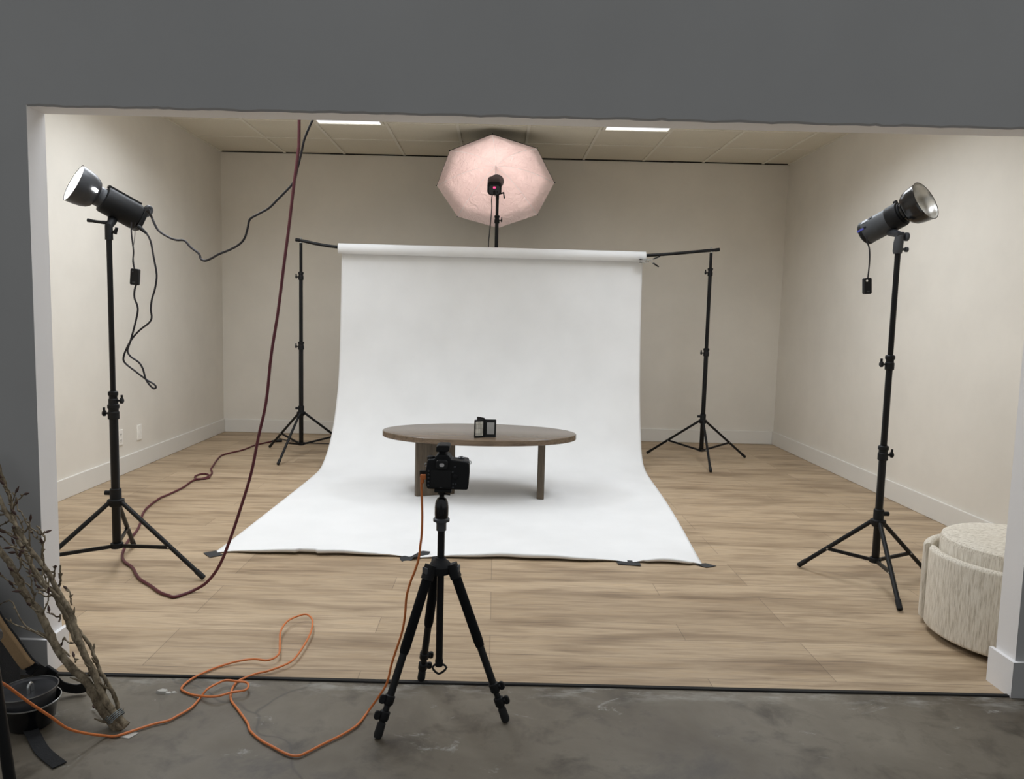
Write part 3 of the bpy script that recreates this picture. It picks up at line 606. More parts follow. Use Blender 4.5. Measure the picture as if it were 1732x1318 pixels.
# spring clamp at the right end of the roll
t = thing('spring_clamp', 'metal spring clamp with black handles biting the right end of the paper roll', 'clamp', (1.275, 6.48, 1.755))
c = Vector((1.285, 6.478, 1.757))
bm = nb()
for s in (1, -1):
    add_ribbon(bm, [c + Vector((-.055, 0, s * .010)), c + Vector((-.02, 0, s * .018)), c + Vector((.03, 0, s * .006)), c + Vector((.05, 0, s * .018))], (0, 1, 0), .024, .004)
obj('jaw', bm, M['steel'], t)
bm = nb(); add_tube(bm, [c + Vector((.012 * math.cos(a * .5), -.014 + .004 * a / 3, .012 * math.sin(a * .5))) for a in range(0, 26)], .0028, 8); obj('spring', bm, M['steel'], t)
for s, e in ((1, (.105, 0, .042)), (-1, (.098, 0, -.048))):
    bm = nb(); add_ribbon(bm, [c + Vector((.046, 0, s * .016)), c + Vector(e)], (0, 1, 0), .020, .011); obj('handle', bm, M['blackmatte'], t, bevel=.003)
bm = nb()
add_box(bm, c + Vector((-.058, 0, .012)), (.026, .02, .008)); add_box(bm, c + Vector((-.058, 0, -.012)), (.026, .02, .008)); obj('jaw_pad', bm, M['blackmatte'], t, bevel=.002)

# ---------------------------------------------------------------- table and colour target
TC = Vector((-.108, 5.175)); TA, TB, TZ, TT = .682, .382, .44, .040
t = thing('coffee_table', 'oval grey-brown wooden coffee table on the white paper', 'table', (TC.x, TC.y, 0))
bm = nb(); rings = []
for dr, z in ((-.006, TZ - TT), (0, TZ - TT + .004), (0, TZ - .004), (-.003, TZ - .001), (-.006, TZ)):
    rings.append([Vector((TC.x + (TA + dr) * math.cos(2 * PI * i / 96), TC.y + (TB + dr) * math.sin(2 * PI * i / 96), z)) for i in range(96)])
add_rings(bm, rings); obj('tabletop', bm, M['tablewood'], t, sharp=30)
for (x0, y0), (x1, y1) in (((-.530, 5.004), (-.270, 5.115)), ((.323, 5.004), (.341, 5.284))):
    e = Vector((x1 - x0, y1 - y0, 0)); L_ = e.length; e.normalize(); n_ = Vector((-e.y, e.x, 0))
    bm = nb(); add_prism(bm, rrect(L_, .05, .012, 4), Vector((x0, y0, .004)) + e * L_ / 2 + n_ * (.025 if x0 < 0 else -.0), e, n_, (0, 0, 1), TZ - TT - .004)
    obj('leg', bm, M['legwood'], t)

t = thing('color_target', 'small black folding colour target standing open on the coffee table', 'colour target', (-.065, 4.92, TZ))
def leaf(name, a, b, z0, z1, card, mat_card, cz=(.016, .016), mx=.012, notch=False):
    a, b = Vector((*a, 0)), Vector((*b, 0)); e = (b - a); w = e.length; e.normalize(); n_ = Vector((e.y, -e.x, 0))
    bm = nb(); add_prism(bm, rrect(w, z1 - z0, .004, 3), a + e * w / 2 + Vector((0, 0, (z0 + z1) / 2)) - n_ * .004, e, (0, 0, 1), n_, .008)
    p = obj(name, bm, M['blackmatte'], t)
    if card:
        bm = nb(); add_prism(bm, rrect(w - 2 * mx, z1 - z0 - cz[0] - cz[1], .002, 2), a + e * w / 2 + Vector((0, 0, (z0 + z1 + cz[0] - cz[1]) / 2)) + n_ * .0041, e, (0, 0, 1), n_, .0006)
        obj(card, bm, mat_card, p, label='pale patch card' if mat_card is M['patches'] else 'grey card')
leaf('left_panel', (-.136, 4.884), (-.076, 4.918), TZ, TZ + .122, 'patch_card', M['patches'], mx=.007, cz=(.013, .013))
leaf('right_panel', (-.066, 4.922), (.008, 4.926), TZ + .002, TZ + .122, 'grey_card', M['card'], mx=.012, cz=(.02, .02))
leaf('rear_panel', (-.120, 4.992), (-.073, 4.935), TZ, TZ + .130, None, None)
bm = nb(); add_cyl(bm, (-.071, 4.924, TZ), (-.071, 4.924, TZ + .124), .006, seg=12); obj('hinge', bm, M['blackmatte'], t)

# ---------------------------------------------------------------- strobes
def strobe_left():
    a = Vector((-.654, -.628, .421)).normalized(); face = Vector((-1.905, 3.375, 1.800))
    t = thing('studio_strobe', 'lit black studio strobe on the left stand pointing up at the left', 'strobe', (-1.766, 3.4, 1.6), 'studio strobes')
    ref = face - a * .102
    bm = nb()
    add_lathe(bm, [(.046, -.012), (.047, .0), (.060, .006), (.070, .018), (.079, .038), (.085, .065), (.088, .09), (.0885, .102), (.0898, .1025), (.086, .102), (.082, .065), (.075, .036), (.058, .012), (.030, .008)], ref, a, 48, False, False)
    r_ = obj('reflector', bm, M['greydark'], t, sharp=50)
    bm = nb(); add_lathe(bm, [(.085, .1), (.081, .064), (.074, .037), (.057, .013), (.02, .010)], ref, a, 48, False, False); obj('reflector_lining', bm, M['white'], r_, label='white reflector inside', sharp=60)
    x, y, z = frame(a)
    h = (Vector((.18, -.95, .25)) - a * Vector((.18, -.95, .25)).dot(a)).normalized()
    p = ref + a * .030 + h * .0765
    hn = (h - a * .45).normalized(); tg = (a + h * .45).normalized()
    bm = nb(); add_prism(bm, rrect(.028, .014, .0065, 6), p + hn * .0005, tg, tg.cross(hn), hn, .002); obj('hole_glow_patch', bm, M['bulb'], r_, label='glowing patch standing for the lit hole in the reflector')  # emissive patch imitating lamplight through the umbrella shaft hole
    bm = nb(); add_lathe(bm, [(.044, -.016), (.046, -.014), (.046, .002), (.044, .004)], ref - a * .012, a, 36); obj('mount_ring', bm, M['grey'], t)
    bm = nb(); b0 = ref - a * .026
    add_lathe(bm, [(.050, 0), (.060, -.004), (.062, -.012), (.062, -.155), (.059, -.165), (.050, -.169)], b0, a, 40); body = obj('body', bm, M['blackmatte'], t)
    bm = nb()
    # carrying rail along the top and the rear block with the handle
    top = (Vector((0, 0, 1)) - a * a.z).normalized()
    add_ribbon(bm, [b0 - a * .0 + top * .064, b0 - a * .155 + top * .064], a.cross(top), .03, .010); obj('rail', bm, M['black'], t)
    bm = nb(); rc = b0 - a * .168
    add_prism(bm, rrect(.105, .118, .03, 6), rc, a.cross(top), top, -a, .022); obj('rear_panel', bm, M['black'], t, bevel=.004)
    bm = nb(); add_tube(bm, smooth([rc - a * .012 + top * .045, rc - a * .018 + top * .068, rc - a * .034 + top * .070, rc - a * .040 + top * .050, rc - a * .030 + top * .03], 4), .010, 10); obj('handle', bm, M['greydark'], t)
    bm = nb(); add_lathe(bm, [(.034, 0), (.030, .04), (.012, .085), (.014, .09)], ref - a * .02, a, 24); obj('lamp_tube', bm, M['bulb'], r_)
    # tilt bracket
    bot = Vector((-1.766, 3.4, 1.585)); mp = b0 - a * .075 - top * .060
    bm = nb(); add_tube(bm, [bot + Vector((0, 0, -.03)), bot + Vector((0, 0, .03)), bot.lerp(mp, .8), mp], [.017, .0165, .019, .022], 16); br = obj('bracket', bm, M['blackmatte'], t)
    bm = nb(); add_tube(bm, smooth([bot + Vector((-.005, -.006, .045)), bot + Vector((-.04, -.012, .047)), bot + Vector((-.085, -.02, .053))], 4), [.008, .008, .008, .007, .007, .007, .007, .0085, .0085], 10); obj('tilt_handle', bm, M['blackmatte'], br)
    bm = nb(); add_cyl(bm, bot + Vector((.012, 0, .0)), bot + Vector((.034, -.006, .012)), .006); add_cyl(bm, bot + Vector((.030, -.004, -.004)), bot + Vector((.040, -.008, .024)), .007); obj('knob', bm, M['blackmatte'], br)
    lamp('strobe_modelling_lamp', 'SPOT', ref + a * .098, STROBE_W, (1.0, .93, .86), a, spot_size=math.radians(150), spot_blend=.6, shadow_soft_size=.05)
strobe_left()

def strobe_right():
    a = Vector((.506, -.755, .417)).normalized(); face = Vector((1.942, 3.452, 1.822))
    t = thing('studio_strobe', 'unlit grey studio strobe with a silver reflector on the right stand', 'strobe', (1.85, 3.49, 1.6), 'studio strobes')
    ref = face - a * .092
    bm = nb()
    add_lathe(bm, [(.044, -.02), (.048, .0), (.067, .007), (.079, .022), (.0865, .048), (.0905, .078), (.092, .090), (.094, .092), (.0905, .0915)], ref, a, 48, False, False)
    r_ = obj('reflector', bm, M['blackgloss'], t, sharp=50)
    bm = nb(); add_lathe(bm, [(.091, .0905), (.0892, .079), (.087, .077), (.084, .049), (.076, .024), (.064, .010), (.044, .004), (.02, .002)], ref, a, 48, False, False); obj('reflector_lining', bm, M['silver'], r_, label='silver reflector inside', sharp=60)
    bm = nb(); add_lathe(bm, [(.010, 0), (.010, .05), (.006, .056)], ref + a * .004, a, 16); obj('flash_tube', bm, M['white'], r_)
    bm = nb(); add_lathe(bm, [(.040, -.010), (.050, -.008), (.050, -.002), (.044, .0)], ref - a * .012, a, 36); obj('mount_ring', bm, M['blackmatte'], t)
    bm = nb(); b0 = ref - a * .020
    add_lathe(bm, [(.048, 0), (.058, -.003), (.0595, -.010), (.0595, -.056), (.058, -.059)], b0, a, 40); obj('front_collar', bm, M['blackmatte'], t, label='black front collar')
    bm = nb(); add_lathe(bm, [(.056, -.057), (.057, -.059), (.057, -.178), (.055, -.180)], b0, a, 40); obj('body', bm, M['grey'], t)
    bm = nb(); add_lathe(bm, [(.0575, -.178), (.058, -.181), (.058, -.192), (.052, -.199), (.02, -.201)], b0, a, 40); obj('rear_cap', bm, M['blackmatte'], t, label='black rear cap')
    top = (Vector((0, 0, 1)) - a * a.z).normalized(); sd = a.cross(top).normalized()
    if sd.y > 0: sd = -sd
    bm = nb(); add_box(bm, b0 - a * .012 + top * .062, (.018, .014, .02), Matrix((a, sd, top)).transposed()); obj('locking_tab', bm, M['blackmatte'], t, bevel=.002)
    for nm, dd, s, ang, mt in (('vent', .128, (.016, .004, .014), 50, 'blackmatte'), ('vent', .158, (.012, .004, .008), 8, 'blackmatte'), ('blue_mark', .180, (.036, .003, .009), 6, 'blueled'), ('side_panel', .158, (.028, .001, .024), 48, 'greydark')):
        q = math.radians(ang); n_ = sd * math.cos(q) + top * math.sin(q)
        bm = nb(); add_box(bm, b0 - a * dd + n_ * .0575, s, Matrix((a, n_, a.cross(n_))).transposed()); obj(nm, bm, M[mt], t, label='blue lettered mark' if mt == 'blueled' else None)
    bot = Vector((1.85, 3.49, 1.585)); mp = b0 - a * .080 - top * .054
    bm = nb(); add_tube(bm, [bot + Vector((0, 0, -.002)), bot + Vector((0, 0, .01)), bot + Vector((.002, 0, .05)), bot + Vector((.004, 0, .078)), bot + Vector((.004, 0, .084))], [.018, .021, .021, .018, .012], 18); br = obj('bracket', bm, M['grey'], t)
    bm = nb(); add_cyl(bm, bot + Vector((-.012, 0, .085)), bot + Vector((.02, 0, .085)), .014, seg=18); add_tube(bm, [bot + Vector((.006, 0, .085)), mp], [.014, .02], 16); obj('tilt_joint', bm, M['greydark'], br)
    bm = nb(); add_lathe(bm, [(.014, 0), (.020, .003), (.020, .014), (.014, .017)], bot + Vector((.026, -.004, .076)), (1, 0, 0), 14); obj('tilt_knob', bm, M['grey'], br)
    bm = nb(); add_cyl(bm, bot + Vector((.018, 0, .020)), bot + Vector((.036, 0, .018)), .006); add_lathe(bm, [(.010, 0), (.012, .002), (.012, .011), (.010, .013)], bot + Vector((.034, 0, .018)), (1, 0, 0), 12); obj('clamp_knob', bm, M['grey'], br)
strobe_right()

# umbrella and its strobe, firing up and back into the lining
def umbrella():
    tau = math.radians(50); d = Vector((0, math.cos(tau), math.sin(tau))); u = Vector((0, -math.sin(tau), math.cos(tau))); x = Vector((1, 0, 0))
    rc = Vector((-.047, 6.80, 2.432)); R = .528; D = .25
    t = thing('photo_umbrella', 'large octagonal pinkish-white studio umbrella high above the backdrop', 'umbrella', rc)
    a0 = math.radians(90 + 3.5)
    def canopy(off, Rr):
        bm = nb(); NR, NA = 14, 8; rings = []
        for k in range(1, NR + 1):
            q = k / NR; ring = []
            for i in range(8):
                p0, p1 = a0 + i * PI / 4, a0 + (i + 1) * PI / 4
                for j in range(NA):
                    s = j / NA
                    dir_ = (x * math.cos(p0) + u * math.sin(p0)) * (1 - s) + (x * math.cos(p1) + u * math.sin(p1)) * s
                    sag = 4 * s * (1 - s)
                    dep = D * (1 - q ** 1.9) - .018 * sag * q * (1 - q) * 2
                    ring.append(rc + dir_ * (Rr * q) + d * (dep + off))
            rings.append(ring)
        vs = add_rings(bm, rings, False, False)
        ap = bm.verts.new(rc + d * (D + off))
        n = len(vs[0])
        for i in range(n): bm.faces.new((vs[0][(i + 1) % n], vs[0][i], ap))
        return bm
    obj('lining', canopy(0, R), M['lining'], t, sharp=60)
    obj('cover', canopy(.006, R + .002), M['blackmatte'], t, sharp=60, label='black outer cover')
    for i in range(8):
        q = a0 + i * PI / 4; dr = x * math.cos(q) + u * math.sin(q)
        pts = [rc + dr * (R * s) + d * (D * (1 - s ** 1.9) - .004) for s in (0.02, .2, .4, .6, .8, 1.0)]
        bm = nb(); add_tube(bm, smooth(pts, 3), .0018, 6); rb = obj('rib', bm, M['white'], t)
        bm = nb(); add_cyl(bm, rc + dr * (R - .002) + d * .002, rc + dr * (R + .010) + d * .002, .004, seg=8); obj('rib_tip', bm, M['blackmatte'], rb)
    bm = nb(); add_cyl(bm, rc + d * (D + .03), rc - d * .16 + u * 0, .004, seg=10); obj('shaft', bm, M['steel'], t)
    # the strobe
    b = Vector((-.055, 6.70, 2.405)); 
    dl, rl = d, rc
    ts = math.radians(34); d = Vector((0, math.cos(ts), math.sin(ts))); u = Vector((0, -math.sin(ts), math.cos(ts)))
    b = b + Vector((.002, -.03, -.010))
    s = thing('studio_strobe', 'black strobe with a red display in front of the umbrella', 'strobe', (b.x, b.y, 2.30), 'studio strobes')
    # body: rounded-rectangle section along d, flat back panel towards the room
    bm = nb()
    rings = []
    for dd, sc_ in ((-.060, .90), (-.056, .98), (-.05, 1.0), (.055, 1.0), (.06, .96)):
        rings.append([b + d * dd + x * (p * sc_) + u * (q * sc_) for p, q in rrect(.124, .128, .036, 7)])
    add_rings(bm, rings); obj('body', bm, M['blackmatte'], s, sharp=40)
    bm = nb(); add_prism(bm, rrect(.094, .082, .024, 6, 0, -.010), b - d * .060, x, u, -d, .002); pn = obj('back_panel', bm, M['greydark'], s)
    bm = nb(); add_box(bm, b - d * .0625 + u * .012 + x * .0, (.022, .001, .016), Matrix((x, d, u)).transposed()); obj('display', bm, M['display'], pn, label='glowing pinkish red display')
    bm = nb()
    add_prism(bm, [(-.010, -.046), (.012, -.046), (.010, -.018), (.0, -.008), (-.010, -.018)], b - d * .062, x, u, -d, .006)
    add_box(bm, b - d * .064 - u * .03 + x * .026, (.008, .006, .02), Matrix((x, d, u)).transposed()); obj('power_inlet', bm, M['black'], pn)
    bm = nb()
    add_lathe(bm, [(.050, .050), (.052, .06), (.058, .068), (.062, .08), (.064, .095), (.065, .096), (.061, .093), (.054, .073), (.04, .066)], b + x * .018, d, 40, False, False); obj('reflector', bm, M['greydark'], s, sharp=50)
    bm = nb(); add_lathe(bm, [(.016, 0), (.016, .06), (.010, .068)], b + d * .06, d, 18); obj('lamp_tube', bm, M['bulb'], s)
    bm = nb(); add_tube(bm, [Vector((UX, UY, 2.285)), Vector((UX, UY, 2.33)), b - u * .05 + d * .0], [.015, .016, .02], 14); br = obj('bracket', bm, M['blackmatte'], s)
    bm = nb(); add_cyl(bm, Vector((UX + .01, UY - .004, 2.33)), Vector((UX + .055, UY - .01, 2.345)), .007); add_cyl(bm, Vector((UX + .052, UY - .01, 2.35)), Vector((UX + .062, UY - .012, 2.295)), .006); obj('tilt_handle', bm, M['blackmatte'], br)
    ul = lamp('umbrella_modelling_lamp', 'SPOT', b + d * .145, UMB_W, (1.0, .80, .76), dl, spot_size=math.radians(178), spot_blend=.1, shadow_soft_size=.03)
    # constant distance falloff, set to even out the light on the lining
    ul.data.use_nodes = True; nt = ul.data.node_tree; em = nt.nodes['Emission']
    lf = nt.nodes.new('ShaderNodeLightFalloff'); lf.inputs['Strength'].default_value = 1.0; lf.inputs['Smooth'].default_value = 0
    nt.links.new(lf.outputs['Constant'], em.inputs['Strength'])
umbrella()

# ---------------------------------------------------------------- cables and receivers
def cord(name, pts, r, mat, label, loc, n=5, extra=None):
    bm = nb(); add_tube(bm, smooth(pts, n), r, 8); 
    if extra: extra(bm)
    o = obj(name, bm, mat, loc=loc, sharp=60); tag(o, label, 'cord'); return o

t = thing('extension_cord', 'dark red extension cord hanging from the ceiling and looping across the plank floor', 'cord', (-1.3, 3.2, 0))
bm = nb(); P_ = smooth(CORD['red'], 5); add_tube(bm, P_, .0068, 9); obj('cable', bm, M['red'], t, sharp=60)
bm = nb(); e = Vector(CORD['red'][-1]); add_tube(bm, [e, e + Vector((.035, .012, .004)), e + Vector((.075, .022, .004)), e + Vector((.095, .028, .004))], [.009, .016, .016, .011], 12); obj('socket_end', bm, M['blackmatte'], t)

t = thing('supply_cable', 'thin black cable running from the ceiling to the left strobe', 'cable', (-1.2, 3.4, 1.7))
bm = nb(); add_tube(bm, smooth(CORD['black'], 5), .0052, 8); obj('cable', bm, M['cordblack'], t, sharp=60)
bm = nb(); e = Vector(CORD['black'][-1]); f = Vector(CORD['black'][-2]); add_tube(bm, [f.lerp(e, .7), e + (e - f) * .4], [.006, .011], 10); obj('plug', bm, M['blackmatte'], t)

t = thing('sync_cord', 'looped black cord dangling below the left strobe', 'cord', CORD['sync'][0])
bm = nb(); add_tube(bm, smooth(CORD['sync'], 5), .0045, 8); obj('cable', bm, M['cordblack'], t, sharp=60)
bm = nb(); e = Vector(CORD['sync'][0]); f = Vector(CORD['sync'][1]); add_tube(bm, [e - (f - e) * .5, e, f], [.010, .009, .0055], 10); obj('plug', bm, M['blackmatte'], t)

def receiver(name, label, c, w, h, lead, strand=None, tilt=0.0, dot=False):
    c = Vector(c); t = thing(name, label, 'receiver', c, 'hanging radio receivers')
    R = Matrix.Rotation(tilt, 3, 'Y')
    bm = nb(); ex, ez = R @ Vector((1, 0, 0)), R @ Vector((0, 0, 1))
    add_prism(bm, rrect(w, h, .007, 4), c - Vector((0, .012, 0)), ex, ez, (0, 1, 0), .024); b = obj('housing', bm, M['blackmatte'], t, bevel=.002)
    bm = nb(); add_cyl(bm, c + ez * (h * .32) - ex * w * .18 - Vector((0, .014, 0)), c + ez * (h * .32) - ex * w * .18 - Vector((0, .011, 0)), .0045 if dot else .003, seg=12); obj('button', bm, M['plate'] if dot else M['grey'], b, label='pale round button' if dot else None)
    bm = nb(); add_box(bm, c - ez * h * .33 - Vector((0, .0125, 0)), (w * .35, .001, .004)); obj('mark', bm, M['grey'], b)
    bm = nb(); add_tube(bm, smooth(lead, 5), .0034, 8); obj('lead', bm, M['cordblack'], t, sharp=60)
    if strand:
        bm = nb(); add_tube(bm, smooth(strand, 5), .0014, 6); obj('wrist_loop', bm, M['cordblack'], t, sharp=60)
receiver('radio_receiver', 'small black box hanging on cords under the left strobe', CORD['box'][0], .037, .075, CORD['sync_up'], CORD['strand'], math.radians(4))
receiver('radio_receiver', 'small black box with a pale button hanging under the right strobe', CORD['rbox'][0], .034, .074, CORD['rsync'], None, math.radians(-4), True)

cord('strobe_cord', [(-.06, 6.66, 2.36), (-.075, 6.66, 2.28), (-.072, 6.66, 2.2), (-.08, 6.66, 2.08), (-.088, 6.66, 1.98), (-.095, 6.67, 1.85), (-.09, 6.69, 1.4), (-.1, 6.70, .8), (-.14, 6.72, .25), (-.25, 6.74, .02), (-.6, 6.82, .006), (-1.0, 6.95, .006), (-1.45, 6.97, .006), (-1.75, 6.99, .006), (-1.95, 7.06, .006), (-2.1, 7.19, .006), (-2.155, 7.29, .010)], .0045, M['cordblack'], 'thin black cord dropping from the umbrella strobe behind the paper backdrop', (-.06, 6.66, 2.36))

t = thing('tether_cable', 'orange tether cable from the camera looping over the floor to the left', 'cable', (-.2, 2.22, .75))
bm = nb(); add_tube(bm, smooth(CORD['orange'], 5), .0037, 9); obj('cable', bm, M['orange'], t, sharp=60)
q = Vector(CORD['orange'][0])
bm = nb(); add_box(bm, q + Vector((.004, 0, .004)), (.024, .011, .015)); add_box(bm, q + Vector((-.001, 0, -.004)), (.0095, .010, .024)); obj('plug', bm, M['orange'], t, bevel=.002)

# ---------------------------------------------------------------- tripod, camera
def tripod():
    A = Vector((-.159, 2.233, .482)); t = thing('camera_tripod', 'black camera tripod standing across the plank edge in the foreground', 'tripod', (A.x, A.y, 0))
    bm = nb(); add_lathe(bm, [(.020, -.03), (.034, -.026), (.036, -.004), (.030, .006), (.018, .016), (.016, .022)], A, (0, 0, 1), 24); ap = obj('apex', bm, M['blackmatte'], t)
    for k, (fx, fy) in enumerate(((-.326, 2.08), (.056, 2.186), (-.233, 2.434))):
        f = Vector((fx, fy, .004)); d = Vector((fx - A.x, fy - A.y, 0)).normalized(); s = d.cross(Vector((0, 0, 1)))
        h = A + d * .042 + Vector((0, 0, -.012)); e = (f - h); L_ = e.length; e.normalize(); n_ = s.cross(e).normalized()
        bm = nb(); add_prism(bm, rrect(.032, .03, .006, 3), h - e * .018, s, n_, e, .045); sh_ = obj('leg_shoulder', bm, M['blackmatte'], t)
        bm = nb(); add_box(bm, h + d * .016 + Vector((0, 0, .004)), (.024, .006, .02), Matrix((s, d, Vector((0, 0, 1)))).transposed()); obj('angle_tab', bm, M['grey'], sh_, bevel=.002)
        bm = nb(); add_lathe(bm, [(.013, .0), (.0152, .01), (.0152, .235), (.0135, .252)], h, e, 18)
        lg = obj('leg', bm, M['foam'], t)
        bm = nb(); add_cyl(bm, h + e * .24, h + e * (L_ - .115), .0115, seg=18); obj('upper_tube', bm, M['black'], lg)
        bm = nb(); add_cyl(bm, h + e * (L_ - .12), h + e * (L_ - .03), .0095, seg=18); obj('lower_tube', bm, M['black'], lg)
        for q in (L_ - .112, L_ - .065):
            bm = nb(); add_lathe(bm, [(.012, -.014), (.0155, -.011), (.0155, .011), (.012, .016)], h + e * q, e, 18); lk = obj('leg_lock', bm, M['blackmatte'], lg)
            sd = -s if k == 0 else s
            sd = Vector((-1, -.35, 0)) if k == 0 else (Vector((1, -.25, 0)) if k == 1 else Vector((1, .1, 0)))
            sd = (sd - e * sd.dot(e)).normalized()
            bm = nb(); add_prism(bm, rrect(.026, .018, .008, 4), h + e * (q + .002) + sd * .022, e, sd, sd.cross(e), .010); add_cyl(bm, h + e * q + sd * .010, h + e * q + sd * .022, .006); obj('lock_lever', bm, M['blackmatte'], lk, bevel=.002)
        bm = nb(); add_lathe(bm, [(.010, -.045), (.0125, -.042), (.0135, -.008), (.011, 0)], f, e, 16); obj('foot', bm, M['rubber'], lg)
    x0, y0 = A.x + .001, A.y
    bm = nb(); add_cyl(bm, (x0, y0, .165), (x0, y0, .605), .0112, seg=20); col = obj('center_column', bm, M['black'], t)
    bm = nb(); add_tube(bm, smooth([(x0, y0, .165), (x0 - .02, y0 - .006, .152), (x0 + .0, y0 - .008, .132), (x0 + .024, y0 - .006, .152), (x0, y0, .166)], 3), .0035, 8); add_cyl(bm, (x0, y0, .155), (x0, y0, .175), .0125); obj('hook', bm, M['blackmatte'], col)
    bm = nb(); add_lathe(bm, [(.0125, -.012), (.0155, -.010), (.0155, .012), (.0185, .02)], (x0, y0, .600), (0, 0, 1), 20); obj('column_collar', bm, M['grey'], col, label='grey column collar')
    # ball head
    z = .618
    bm = nb(); add_lathe(bm, [(.018, 0), (.0255, .001), (.0255, .009), (.021, .012)], (x0, y0, z), (0, 0, 1), 28); hd = obj('ball_head', bm, M['grey'], t, label='grey disc under the ball head')
    bm = nb(); add_lathe(bm, [(.0205, .010), (.0215, .025), (.0213, .045), (.0195, .060), (.015, .071), (.010, .075)], (x0, y0, z), (0, 0, 1), 28); obj('ball_housing', bm, M['blackgloss'], hd)
    bm = nb(); add_prism(bm, [(.000, .030), (.006, .012), (.009, -.002), (.006, -.012), (-.006, -.012), (-.009, -.002), (-.006, .012)], (x0, y0 - .0205, z + .034), (1, 0, 0), (0, 0, 1), (0, -1, 0), .006); obj('lock_lever', bm, M['black'], hd, bevel=.002)
    bm = nb(); add_lathe(bm, [(.008, .072), (.0075, .082), (.012, .086), (.012, .096)], (x0, y0, z), (0, 0, 1), 18); add_cyl(bm, (x0 + .010, y0 - .008, z + .088), (x0 + .026, y0 - .012, z + .0875), .0028); obj('clamp', bm, M['blackmatte'], hd)
    bm = nb(); add_box(bm, (x0 + .004, y0, z + .100), (.052, .045, .011)); obj('quick_release_plate', bm, M['blackmatte'], hd, bevel=.002)
tripod()

